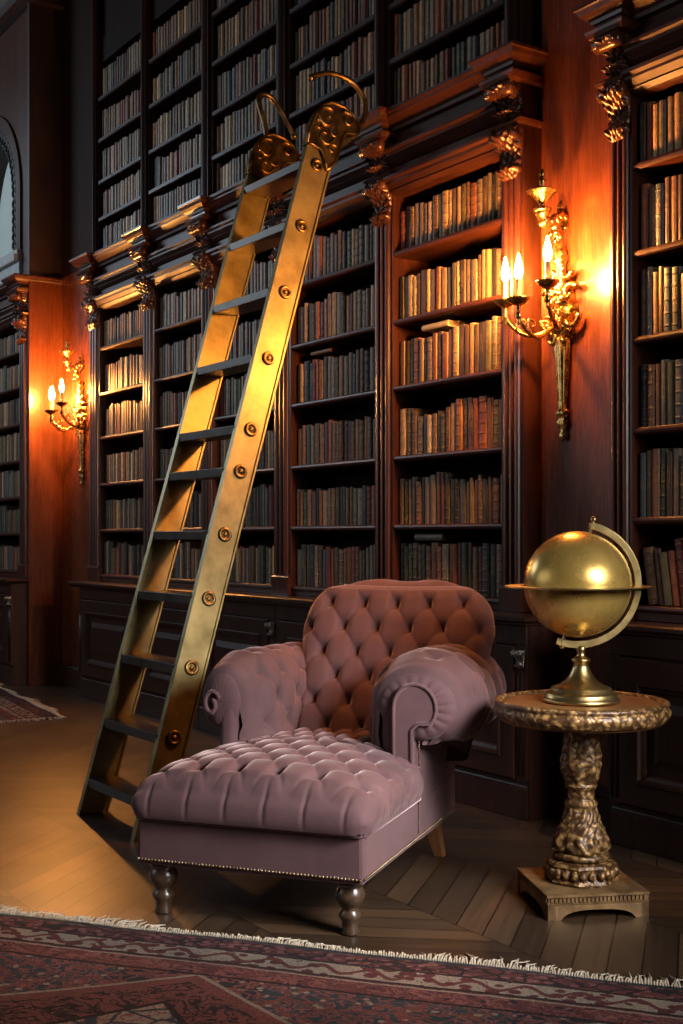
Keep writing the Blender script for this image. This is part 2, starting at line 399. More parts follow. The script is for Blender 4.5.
def tag(o, label, cat, group=None):
    o['label'] = label; o['category'] = cat
    if group: o['group'] = group
    return o
def thing(name, label, cat, loc=(0, 0, 0), rz=0, group=None):
    o = bpy.data.objects.new(name, None); COL.objects.link(o); o.empty_display_size = .1
    o.location = loc; o.rotation_euler = (0, 0, rz)
    return tag(o, label, cat, group)
def struct(o): o['kind'] = 'structure'; return o
def smooth_pts(pts, n=6):
    P = [Vector(p) for p in pts]; out = []
    for i in range(len(P) - 1):
        p0, p1, p2, p3 = P[max(i - 1, 0)], P[i], P[i + 1], P[min(i + 2, len(P) - 1)]
        for k in range(n):
            t = k / n
            out.append(.5 * ((2 * p1) + (p2 - p0) * t + (2 * p0 - 5 * p1 + 4 * p2 - p3) * t * t + (3 * p1 - p0 - 3 * p2 + p3) * t ** 3))
    return out + [P[-1]]

# ------------------------------------------------------------------ room shell
H_CEIL = 6.2
struct(MB().box(-13.6, 4.2, -8.2, .9, -.12, 0).build('floor', 'parquet'))
struct(MB().box(-13.6, 4.2, -8.2, .9, H_CEIL, H_CEIL + .15).build('ceiling', 'dark_wall'))
struct(MB().box(-9.83, 4.2, .50, .80, 0, H_CEIL).build('wall_back', 'dark_wall'))
struct(MB().box(4.0, 4.2, -8.2, .5, 0, H_CEIL).build('wall_right', 'dark_wall'))
struct(MB().box(-13.6, 4.0, -8.2, -8.0, 0, H_CEIL).build('wall_front', 'dark_wall'))
struct(MB().box(-13.6, -13.4, -8.0, .5, 0, H_CEIL).build('wall_end', 'dark_wall'))
# panels that carry the wall lights, upper plain wall and the side of the window pier
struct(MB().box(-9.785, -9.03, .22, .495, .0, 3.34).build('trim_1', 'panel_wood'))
struct(MB().box(-9.785, -9.03, .215, .495, 3.34, H_CEIL).build('trim_8', 'back_wood'))  # top of the sconce panel; darker wood stands in for the fading glow
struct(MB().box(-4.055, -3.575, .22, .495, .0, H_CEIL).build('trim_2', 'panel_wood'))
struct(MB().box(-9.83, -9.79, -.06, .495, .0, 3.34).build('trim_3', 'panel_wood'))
struct(MB().box(-9.83, -9.785, -.062, .495, 3.34, H_CEIL).build('trim_9', 'dark_wall'))  # top of the pier side, darkened in colour where the glow dies out
struct(MB().box(-9.03, -4.055, .20, .495, 5.02, H_CEIL).build('trim_4', 'back_wood'))
struct(MB().box(-3.575, 4.0, .22, .495, 3.4, H_CEIL).build('trim_5', 'dark_wall'))
# cornice under the ceiling, stepped
cp = [(.495, 5.55), (.10, 5.55), (.10, 5.62), (.02, 5.70), (.02, 5.78), (-.10, 5.88), (-.10, 5.95), (-.22, 6.05), (-.22, 6.195), (.495, 6.195)]
struct(MB().sweep_x(-9.0, 3.9, cp).build('trim_6', 'dark_wall'))
cp2 = [(y - .26, z) for y, z in cp]; cp2[0] = (.495, 5.55); cp2[-1] = (.495, 6.195)
struct(MB().sweep_x(-13.3, -9.70, cp2).build('trim_7', 'dark_wall'))
def bb(x0, x1, yf, yb): return MB().stack(x0, x1, yf, yb, [(.001, .02), (.13, .02), (.135, .012), (.15, .012), (.17, 0)])
struct(bb(-9.76, -8.95, .19, .219).build('baseboard_1', 'base_wood')); struct(bb(-3.90, -3.50, .19, .219).build('baseboard_2', 'base_wood'))

# window pier: front wall above the far bookcase with an arched opening
WX, WZ, RO = -10.84, 4.10, .80
def arch(r, zb, n=28):
    return [(WX + r, zb)] + [(WX + r * cos(pi * k / n), WZ + r * sin(pi * k / n)) for k in range(n + 1)] + [(WX - r, zb)]
def arch_plate(mb, ro, ri, zbo, zbi, yf, yb, mi=0):
    a, b_ = arch(ro, zbo), arch(ri, zbi); n = len(a)
    vs = [(x, yf, z) for x, z in a] + [(x, yf, z) for x, z in b_] + [(x, yb, z) for x, z in a] + [(x, yb, z) for x, z in b_]
    fs = []
    for k in range(n - 1):
        fs += [(k, k + 1, n + k + 1, n + k), (2 * n + k, 3 * n + k, 3 * n + k + 1, 2 * n + k + 1), (n + k, n + k + 1, 3 * n + k + 1, 3 * n + k), (k, 2 * n + k, 2 * n + k + 1, k + 1)]
    fs += [(0, n, 3 * n, 2 * n), (n - 1, 3 * n - 1, 4 * n - 1, 2 * n - 1)]
    return mb.add(vs, fs, mi)
mb = MB(); n = 40; hole = arch(RO, 3.44, n)
XR, XL, ZT, ZB = -9.83, -13.41, H_CEIL - .002, 3.34
outer = []
for x, z in hole:
    if z <= 3.5: outer.append((XR if x > WX else XL, ZB))
    else:
        ang = atan2(z - WZ, x - WX); dx, dz = cos(ang), sin(ang)
        tx = ((XR if dx > 0 else XL) - WX) / dx if abs(dx) > 1e-6 else 1e9; tz = (ZT - WZ) / dz if dz > 1e-6 else 1e9
        t = min(tx, tz); outer.append((WX + dx * t, WZ + dz * t))
nn = len(hole)
vs = [(x, -.03, z) for x, z in outer] + [(x, -.03, z) for x, z in hole] + [(x, .30, z) for x, z in hole]
fs = [(k, k + 1, nn + k + 1, nn + k) for k in range(nn - 1)] + [(nn + k, nn + k + 1, 2 * nn + k + 1, 2 * nn + k) for k in range(nn - 1)]
fs += [(0, nn, 2 * nn - 1, nn - 1)]
mb.add(vs, fs)
# corners the fan leaves open
mb.add([(XR, -.031, ZT), (WX + (ZT - WZ) * (XR - WX) / max(1e-6, (ZT - WZ)), -.031, ZT), (XR, -.031, 4.6)], [(0, 1, 2)])
struct(mb.build('wall_left', 'pier_wood', fix=False))
struct(MB().box(-13.4, -11.06, -.03, .495, 0, 3.34).build('wall_pier', 'pier_wood'))
win = MB()
win.box(WX - .79, WX + .79, -.10, .2, 3.50, 3.56); win.box(WX - .79, WX + .79, -.075, .2, 3.56, 3.60); win.box(WX - .80, WX + .80, -.06, .2, 3.36, 3.50)
wfr = struct(win.build('window_1', 'stone_window', bevel=.006))
sur = MB(); arch_plate(sur, RO - .002, .70, 3.60, 3.60, -.05, .20); sur.build('arch_frame', 'pier_wood', wfr, world=False)
lace = MB()
arch_plate(lace, .70, .635, 3.60, 3.60, -.04, .0)
for k in range(30):
    a = pi * k / 29
    c = (WX + .615 * cos(a), -.035, WZ + .615 * sin(a))
    lace.tube([(c[0] + .055 * cos(a + t * 5.2) * (1 - .6 * t), -.035, c[2] + .055 * sin(a + t * 5.2) * (1 - .6 * t)) for t in [i / 10 for i in range(11)]], .011, 6)
for sg in (-1, 1):
    for k in range(6):
        c = (WX + sg * .615, -.035, 3.66 + .07 * k)
        lace.tube([(c[0] + .05 * cos(t * 5.2) * (1 - .6 * t), -.035, c[2] + .05 * sin(t * 5.2) * (1 - .6 * t)) for t in [i / 10 for i in range(11)]], .011, 6)
lace.build('carved_surround', 'iron_lace', wfr, world=False)
gl = MB(); pts = arch(.69, 3.60)
gl.add([(x, .02, z) for x, z in pts], [tuple(range(len(pts)))]); gl.build('pane', 'glass', wfr, world=False, fix=False)
# ------------------------------------------------------------------ carved pieces
def corbel_mesh(x0, x1, yb, z0, z1, depth):
    W = x1 - x0; xc = (x0 + x1) / 2; mb = MB(); Hh = z1 - z0
    def fn(a, b_):
        u = 2 * a - 1; v = 1 - b_                       # v: 0 at the top
        w = W * .5 * (1.0 - .12 * v - .30 * v * v + .10 * exp(-((v - .86) / .07) ** 2))
        d = .22 + .78 * exp(-((v - .20) / .20) ** 2) + .42 * exp(-((v - .84) / .11) ** 2) - .12 * exp(-((v - .58) / .12) ** 2)
        d *= 1 - .18 * abs(u) ** 3
        ridge = .20 * abs(sin(2.5 * pi * u + .5 * sin(6 * v))) ** .7 + .13 * cos(2 * pi * (7 * v + 1.4 * abs(u))) * (.5 + .5 * abs(u))
        dd = depth * (d + ridge * (1 - .3 * v))
        if a < 1e-6 or a > 1 - 1e-6: dd = 0
        if b_ < 1e-6 or b_ > 1 - 1e-6: dd = min(dd, depth * .25)
        return (xc + w * u, yb - dd, z0 + Hh * b_)
    mb.grid(fn, 32, 44)
    mb.tube([(xc + W * .53 * t, yb - depth * .72, z1 - Hh * .2) for t in (-1, -.5, 0, .5, 1)], depth * .33, 12)
    return mb

def pilaster_profile(x0, x1, yf, yb):
    W = x1 - x0; pts = [(x0, yb), (x0, yf + .012), (x0 + .1 * W, yf + .012)]
    for k in range(3):
        a0 = x0 + W * (.13 + .25 * k); w = W * .235
        for t in range(9):
            an = pi * t / 8; pts.append((a0 + w * (.5 - .5 * cos(an)), yf + .016 - .022 * sin(an)))
    return pts + [(x0 + .9 * W, yf + .012), (x1, yf + .012), (x1, yb)]

def make_bookcase(name, label, cols, shelves, dy, ztop_open, zt=3.33, opening=None):
    """cols: [(x0, x1)] pilasters; shelves: heights of the shelf tops; dy moves the face in or out of the room"""
    yp, yf, yb = .13 + dy, .15 + dy, .42 + dy
    x0, x1 = cols[0][0], cols[-1][1]
    root = thing(name, label, 'bookcase', ((x0 + x1) / 2, yp, .873))
    MB().box(x0 + .01, x1 - .01, yb + .002, yb + .03, .875, zt - .02).build('back_panel', 'back_wood', root)
    for i, (a, b_) in enumerate(cols):
        p = MB(); p.sweep_z(pilaster_profile(a, b_, yp, yb), .985, zt - .1)
        p.stack(a + .004, b_ - .004, yp - .004, yb, [(.874, .003), (.975, .003), (.985, -.004), (.99, -.004)])
        po = p.build('pilaster', 'mahogany', root)
        corbel_mesh(a, b_, yp + .014, 2.79, 3.02, .075).build('corbel', 'carved_wood', po)
        corbel_mesh(a, b_, yp + .014, 3.05, 3.205, .10).build('corbel', 'carved_wood', po)
        blk = MB()
        blk.stack(a, b_, yp, yb, [(3.018, .02), (3.022, .032), (3.034, .040), (3.036, .034), (3.048, .02), (3.052, .0)])
        blk.stack(a, b_, yp - .05, yb, [(3.195, .0), (3.20, .02), (3.205, .03), (3.22, .038), (3.232, .042), (3.238, .03), (3.24, .01), (3.258, .01), (3.262, .022), (3.275, .026), (3.285, .042), (3.30, .058), (3.318, .066), (3.322, .074), (3.335, .074)])
        blk.build('entablature_block', 'mahogany', root)
    for i in range(len(cols) - 1):
        a, b_ = cols[i][1], cols[i + 1][0]
        e = MB(); y = yf
        prof = [(yb, ztop_open), (y, ztop_open), (y - .012, ztop_open + .004), (y - .03, ztop_open + .02), (y - .026, ztop_open + .026), (y - .05, ztop_open + .05),
                (y - .05, ztop_open + .062), (y - .068, ztop_open + .07), (y - .068, ztop_open + .085), (y, ztop_open + .09), (y, 3.07), (y - .012, 3.075), (y - .03, 3.09),
                (y - .026, 3.096), (y - .05, 3.118), (y - .05, 3.13), (y - .066, 3.137), (y - .066, 3.15), (y - .004, 3.155), (y - .004, 3.235), (y - .03, 3.24), (y - .035, 3.255), (y - .07, 3.285), (y - .085, 3.295), (y - .085, 3.305), (y - .10, 3.312), (y - .10, 3.328), (yb, 3.328)]
        e.sweep_x(a - .002, b_ + .002, prof); e.build('entablature', 'cornice_wood', root)
        for z in shelves:
            th = .028
            MB().sweep_x(a - .001, b_ + .001, [(yb, z - th), (yf + .005, z - th), (yf - .004, z - th + .006), (yf - .006, z - th * .5), (yf - .004, z - .005), (yf + .002, z), (yb, z)]).build('shelf', 'mahogany_shelf', root)
        MB().box(a - .001, b_ + .001, yf + .004, yf + .03, .875, shelves[-1] - .028).build('toe_rail', 'mahogany', root)
    return root

PIL = [(-9.02, -8.82), (-8.04, -7.86), (-7.15, -6.98), (-6.235, -6.05), (-5.215, -5.06), (-4.23, -4.085)]
SHELF = [2.645, 2.30, 1.965, 1.613, 1.268, .928]
make_bookcase('built_in_bookcase', 'long carved mahogany bookcase of five bays between the two lit wall sconces', PIL, SHELF, 0, 2.925)
make_bookcase('built_in_bookcase', 'mahogany bookcase standing behind the golden globe, with leaning books on its bottom shelf', [(-3.57, -3.45), (-2.60, -2.46)], [2.688, 2.339, 1.997, 1.637, 1.283, .934], 0, 2.955)
LSH = [2.758, 2.462, 2.157, 1.852, 1.547, 1.247, .929]
make_bookcase('built_in_bookcase', 'mahogany bookcase under the arched window, beyond the small far sconce', [(-11.05, -10.93), (-10.02, -9.84)], LSH, -.20, 2.985)

# upper bookcase
UC = [(-8.97, -8.89), (-8.10, -7.99), (-7.19, -7.04), (-6.245, -6.09), (-5.25, -5.12), (-4.24, -4.12)]
USH = [4.558, 4.24, 3.922, 3.640, 3.382]
ur = thing('upper_bookcase', 'dark upper bookcase of plain uprights on top of the long carved cornice', 'bookcase', (-6.5, .15, 3.34))
MB().box(-8.96, -4.13, .42, .448, 3.345, 5.015).build('back_panel', 'back_wood', ur)
for a, b_ in UC:
    w = b_ - a
    MB().sweep_z([(a, .418), (a, .165), (a + .2 * w, .165), (a + .2 * w, .145)] + [(a + w * (.25 + .5 * t / 6), .145 - .018 * sin(pi * t / 6)) for t in range(7)] + [(b_ - .2 * w, .145), (b_ - .2 * w, .165), (b_, .165), (b_, .418)], 3.345, 5.54).build('upright', 'base_wood', ur)
for i in range(5):
    a, b_ = UC[i][1], UC[i + 1][0]
    for z in USH: MB().sweep_x(a, b_, [(.418, z - .035), (.168, z - .035), (.16, z - .028), (.16, z - .005), (.166, z), (.418, z)]).build('shelf', 'base_wood', ur)
    MB().box(a, b_, .19, .418, 4.83, 5.015).build('head_rail', 'back_wood', ur)

# ------------------------------------------------------------------ base cabinets and counters
def panel_door(x0, x1, z0, z1, y):
    """framed door with a moulded, recessed and raised panel; front at y"""
    mb = MB(); rings = [(0, 0), (0, -.022), (.004, -.026), (.085, -.026), (.09, -.034), (.102, -.034), (.108, -.022), (.122, -.016), (.128, -.008), (.16, -.008), (.19, -.018), (.195, -.02)]
    vs = []
    for ins, d in rings: vs += [(x0 + ins, y + d + .026, z0 + ins), (x1 - ins, y + d + .026, z0 + ins), (x1 - ins, y + d + .026, z1 - ins), (x0 + ins, y + d + .026, z1 - ins)]
    fs = [(4 * j + k, 4 * j + (k + 1) % 4, 4 * j + 4 + (k + 1) % 4, 4 * j + 4 + k) for j in range(len(rings) - 1) for k in range(4)]
    t = 4 * (len(rings) - 1); fs += [(t, t + 1, t + 2, t + 3), (3, 2, 1, 0)]
    return mb.add(vs, fs)

def base_cabinet(label, x0, x1, dy, group=None):
    y = dy
    root = thing('base_cabinet', label, 'cabinet', ((x0 + x1) / 2, y, 0), 0, group)
    MB().box(x0 + .001, x1 - .001, y + .03, y + .40, .002, .826).build('carcass', 'base_wood', root)
    MB().stack(x0 + .004, x1 - .004, y + .018, y + .029, [(.002, .0), (.118, .0), (.124, .0), (.14, -.002), (.146, -.006), (.16, -.008), (.165, -.012)]).build('plinth', 'base_wood', root, bevel=.003)
    MB().box(x0 + .002, x1 - .002, y + .012, y + .029, .745, .826).build('frieze_rail', 'base_wood', root, bevel=.003)
    for a in (x0 + .002, x1 - .062):
        st = MB(); st.box(a, a + .06, y + .010, y + .029, .166, .744)
        for k in (.016, .044): st.tube([(a + k, y + .012, .19), (a + k, y + .012, .62)], .007, 8)
        so = st.build('stile', 'base_wood', root)
    corbel_mesh(x1 - .058, x1 - .006, y + .012, .645, .725, .035).build('carved_bracket', 'hardware', root)
    panel_door(x0 + .066, x1 - .066, .172, .738, y - .001).build('door', 'base_wood', root)
    return root
BS = [-8.90, -7.83, -6.95, -6.0, -5.02, -3.925]
names = ['dark wood base cabinet at the far end of the counter, past the ladder', 'dark wood base cabinet second from the far end, behind the ladder feet',
         'dark wood base cabinet between the ladder and the armchair', 'dark wood base cabinet behind the armchair backrest', 'dark wood base cabinet behind the chair arm that is next to the side table']
for i in range(5): base_cabinet(names[i], BS[i], BS[i + 1], 0, 'base cabinets under the long counter')
base_cabinet('dark wood base cabinet behind the gilded side table', -3.47, -2.5, .02)
base_cabinet('dark wood base cabinet below the bookcase under the arched window', -10.86, -9.85, -.20)
def counter(label, x0, x1, yf, yb=.415):
    o = MB().stack(x0, x1, yf, yb, [(.829, -.025), (.838, -.02), (.846, -.004), (.850, 0), (.864, 0), (.871, -.008)]).build('counter_top', 'base_wood')
    return tag(o, label, 'counter')
counter('long dark wooden counter ledge running under the five bay bookcase', -9.04, -3.89, -.03)
counter('short dark wooden counter ledge behind the globe', -3.572, -2.45, -.01)
counter('dark wooden counter ledge under the window bookcase', -11.02, -9.80 - .035, -.235, .21)

# ------------------------------------------------------------------ books
PAL = {'tan': (.30, .185, .09), 'brown': (.135, .066, .032), 'dark brown': (.060, .034, .021), 'rust': (.19, .055, .022), 'dark green': (.030, .040, .026),
       'slate blue': (.045, .058, .068), 'taupe': (.145, .112, .082), 'cream': (.42, .325, .205), 'black': (.016, .014, .013), 'maroon': (.088, .018, .016), 'olive': (.095, .078, .036), 'teal': (.03, .075, .072)}
WARM = ['tan'] * 5 + ['brown'] * 5 + ['dark brown'] * 3 + ['cream'] * 2 + ['taupe'] * 3 + ['rust'] * 2 + ['black'] + ['olive']
MIX = ['brown'] * 7 + ['taupe'] * 6 + ['dark brown'] * 4 + ['slate blue'] * 1 + ['maroon'] * 2 + ['black'] * 3 + ['dark green'] * 2 + ['rust'] * 2 + ['olive'] + ['tan'] * 2
GREY = ['taupe'] * 9 + ['slate blue'] * 2 + ['brown'] * 3 + ['dark brown'] * 3 + ['cream'] * 1 + ['maroon'] * 2 + ['black'] * 2 + ['tan'] * 2
DARK = ['black'] * 3 + ['dark brown'] * 5 + ['slate blue'] * 2 + ['dark green'] * 4 + ['taupe'] * 3 + ['maroon'] * 2 + ['brown'] * 3 + ['olive'] + ['tan'] + ['rust']
RIGHT = ['taupe'] * 3 + ['brown'] * 3 + ['dark brown'] * 3 + ['slate blue'] * 2 + ['dark green'] * 2 + ['tan'] * 2 + ['black'] * 2 + ['rust']

def book_geom(w, h, d, detail, tint, rnd):
    """upright book, spine towards -y, standing on z = 0, x centred; returns verts, faces, material, tint and spine data"""
    V, F, MI, T, S = [], [], [], [], []
    n = 6 if detail else 3
    cols = [(-w / 2, d)] + [(-w / 2 * cos(pi * k / n), -min(.35 * w, .010) * sin(pi * k / n)) for k in range(n + 1)] + [(w / 2, d)]
    if detail:
        zs = [0, .006]
        nb = 5 if rnd > .6 else 0
        for k in range(nb):
            c = h * (.10 + .20 * k); zs += [c - .006, c - .002, c + .002, c + .006]
        zs += [h - .006, h]; zs.sort()
    else: zs = [0, h]
    for z in zs:
        band = False
        if detail and rnd > .6:
            for k in range(5):
                if abs(z - h * (.10 + .20 * k)) < .003: band = True
        for i, (x, y) in enumerate(cols):
            yy = y
            if band and 1 < i < len(cols) - 2: yy -= .0022
            V.append((x, yy, z)); T.append(tint); S.append((z / h, rnd, x / w + .5))
    m = len(cols)
    for j in range(len(zs) - 1):
        for i in range(m - 1): F.append((j * m + i, j * m + i + 1, (j + 1) * m + i + 1, (j + 1) * m + i)); MI.append(0)
        F.append((j * m + m - 1, j * m, (j + 1) * m, (j + 1) * m + m - 1)); MI.append(1)
    # boards' top rim and sunk page block
    top = (len(zs) - 1) * m; b0 = len(V); ins = min(.003, w * .15)
    for x, y in cols:
        V.append((x * (1 - 2 * ins / w), max(y, -.001) + (ins if y < d else 0), h)); T.append(tint); S.append((1, rnd, .5))
    for i in range(m - 1): F.append((top + i, top + i + 1, b0 + i + 1, b0 + i)); MI.append(0)
    F.append((top + m - 1, top, b0, b0 + m - 1)); MI.append(0)
    c0 = len(V)
    for i in range(m): V.append((V[b0 + i][0], V[b0 + i][1], h - .005)); T.append(tint); S.append((1, rnd, .5))
    for i in range(m): F.append((b0 + i, b0 + (i + 1) % m, c0 + (i + 1) % m, c0 + i)); MI.append(0)
    F.append(tuple(range(c0, c0 + m))); MI.append(1)
    F.append(tuple(range(m))[::-1]); MI.append(0)
    return V, F, MI, T, S

def book_object(name, geoms, parts=('book', 'pages')):
    V, F, MI, T, S = [], [], [], [], []
    for g, mtx in geoms:
        o = len(V); V += [tuple(mtx @ Vector(p)) for p in g[0]] if mtx is not None else g[0]
        F += [tuple(i + o for i in f) for f in g[1]]; MI += g[2]; T += g[3]; S += g[4]
    me = bpy.data.meshes.new(name); me.from_pydata(V, [], F)
    for k in parts: me.materials.append(M[k])
    me.polygons.foreach_set('material_index', MI)
    me.polygons.foreach_set('use_smooth', [False] * len(F))
    a = me.attributes.new('tint', 'FLOAT_COLOR', 'POINT'); a.data.foreach_set('color', [c for t in T for c in (t[0], t[1], t[2], 1)])
    b_ = me.attributes.new('spine', 'FLOAT_VECTOR', 'POINT'); b_.data.foreach_set('vector', [c for s in S for c in s])
    me.update()
    o = bpy.data.objects.new(name, me); COL.objects.link(o); return o

ORD = ['', 'first', 'second', 'third', 'fourth', 'fifth', 'sixth', 'seventh', 'eighth', 'ninth', 'tenth', 'eleventh', 'twelfth', 'thirteenth', 'fourteenth', 'fifteenth', 'sixteenth',
       'seventeenth', 'eighteenth', 'nineteenth', 'twentieth', 'twenty-first', 'twenty-second', 'twenty-third', 'twenty-fourth', 'twenty-fifth', 'twenty-sixth', 'twenty-seventh', 'twenty-eighth', 'twenty-ninth', 'thirtieth', 'thirty-first', 'thirty-second']
stuff_books = []; n_ind = [0]
MAX_IND = 296

def row(x0, x1, z, y, pal, wr, hr, depth=.16, indiv=None, lean=0.0, mul=1.0, limit=None):
    """books from x0 to x1 on a shelf; indiv = (shelf words, bay words, group) for books that are objects of their own"""
    x = x0 + .006 + (.042 if lean else 0); k = 0; hbase = random.uniform(*hr)
    while True:
        w = random.uniform(*wr)
        if random.random() < .12: w *= 1.25
        if random.random() < .12: hbase = random.uniform(*hr)
        h = min(hr[1] + .012, hbase * random.uniform(.95, 1.05)); d = depth * random.uniform(.85, 1.0)
        if x + w > x1 - .006: break
        cn = random.choice(pal); c = PAL[cn]; j = random.uniform(.72, 1.28) * mul * (1.5 if indiv else 2.3); c = tuple(min(.9, v * j * random.uniform(.93, 1.07)) for v in c)  # far rows get a lighter tint in place of fill light
        rnd = random.random(); yo = random.uniform(0, .012)
        ang = lean if lean else (random.uniform(-.012, .012) if random.random() < .25 else 0)
        k += 1
        step = w + abs(sin(ang)) * h * (0 if lean else 1)
        ok = indiv is not None and n_ind[0] < MAX_IND and (limit is None or x < limit)
        g = book_geom(w, h, d, ok, c, rnd)
        px = x + w / 2 + (abs(sin(ang)) * h if ang < 0 and not lean else 0)
        lift = abs(sin(ang)) * w / 2 + .0012
        if ok:
            n_ind[0] += 1
            o = book_object('book', [(g, None)]); o.location = (px, y + yo + .012, z + lift); o.rotation_euler = (0, ang, 0)
            size = 'tall' if h > hr[0] + .8 * (hr[1] - hr[0]) else ('short' if h < hr[0] + .2 * (hr[1] - hr[0]) else ('thick' if w > wr[1] else ('slim' if w < wr[0] * 1.15 else 'old')))
            tag(o, f'{size} {cn} book, {ORD[k]} from {indiv[3]}, {indiv[0]}, {indiv[1]}', 'book', indiv[2])
        else:
            stuff_books.append((g, Matrix.Translation((px, y + yo + .012, z + lift)) @ Matrix.Rotation(ang, 4, 'Y')))
        x += step + random.uniform(.0008, .0022) + (w * (1 / cos(lean) - 1) + .0005 if lean else 0)

SW = ['top shelf', 'second shelf down', 'third shelf down', 'fourth shelf down', 'fifth shelf down', 'bottom shelf']
# bookcase behind the globe: only the stretch by the pilaster is in view
RS = [2.688, 2.339, 1.997, 1.637, 1.283, .934]
for i, z in enumerate(RS):
    row(-3.447, -2.602, z, .165, RIGHT if i < 4 else DARK, (.026, .042), (.215, .262), .17, (SW[i], 'bookcase behind globe', 'books in the bookcase behind the globe', 'pilaster'), lean=(-.14 if i == 5 else 0), limit=-3.19, mul=1.15)
bay5, bay4 = (PIL[4][1], PIL[5][0]), (PIL[3][1], PIL[4][0])
for i, z in enumerate(SHELF):
    row(bay5[0] + .002, bay5[1] - .002, z, .17, [WARM, WARM, WARM, WARM, MIX, DARK][i], (.026, .045), (.19, .235) if i == 3 else (.20, .25), .16, (SW[i], 'bay beside bright sconce', 'books in the bay beside the bright sconce', 'ladder side'), mul=(.78 if i < 3 else 1.05 if i == 3 else 1.45))  # tint lowered on rows the sconce overlights, lifted on the dim ones
for i in (1, 0, 2, 3, 4, 5):
    z = SHELF[i]
    row(bay4[0] + .002, bay4[1] - .002, z, .17, [MIX, WARM + MIX, MIX, MIX, MIX, DARK + MIX][i], (.028, .046), (.19, .24), .16, (SW[i], 'bay touching the ladder', 'books in the bay touching the ladder', 'ladder side'), mul=1.5)  # tint lifted here, standing in for more fill light
for b_ in range(3):
    a, c = PIL[b_][1] + .002, PIL[b_ + 1][0] - .002
    for i, z in enumerate(SHELF):
        row(a, c, z, .17, (WARM + GREY if b_ == 0 and i < 4 else MIX if i < 4 else DARK), (.028, .046), (.19, .245), .15, (SW[i], 'bay crossed by the ladder top', 'books in the bay crossed by the ladder', 'far side') if b_ == 2 else None, mul=(1.5 if b_ == 2 else 1))
for b_ in range(5):
    a, c = UC[b_][1] + .002, UC[b_ + 1][0] - .002
    for i, z in enumerate(USH):
        row(a, c, z, .18, GREY if b_ < 3 and i > 1 else MIX, (.028, .05), (.17, .20) if i == 4 else (.185, .222), .15)
for i, z in enumerate(LSH): row(-10.925, -10.025, z, -.03, MIX if i < 5 else DARK, (.028, .046), (.155, .19) if i == 0 else (.18, .225), .15)
so = book_object('shelved_books', stuff_books); so['kind'] = 'stuff'
tag(so, 'rows of old books filling the far bays, the upper bookcase and the window bookcase', 'books')
# volumes lying flat across the tops of the rows
def flat_book(x, y, z, l, w, th, tint, label, rz=0):
    g = book_geom(th, l, w, True, tint, .5)
    o = book_object('book', [(g, Matrix.Rotation(pi / 2, 4, 'Y'))])
    o.location = (x, y, z); o.rotation_euler = (0, 0, rz); tag(o, label, 'book', 'books lying flat on top of upright rows'); return o
flat_book(-4.87, .19, SHELF[2] + .27, .20, .12, .03, (.52, .45, .33), 'pale cream book lying flat on the upright books, third shelf, bay beside bright sconce')
flat_book(-4.93, .19, SHELF[5] + .276, .22, .12, .034, (.16, .15, .12), 'grey book lying flat on the upright books, bottom shelf, bay beside bright sconce')
flat_book(-5.90, .19, SHELF[2] + .27, .20, .12, .022, (.30, .13, .05), 'orange brown book lying flat on the upright books, third shelf, bay touching the ladder')

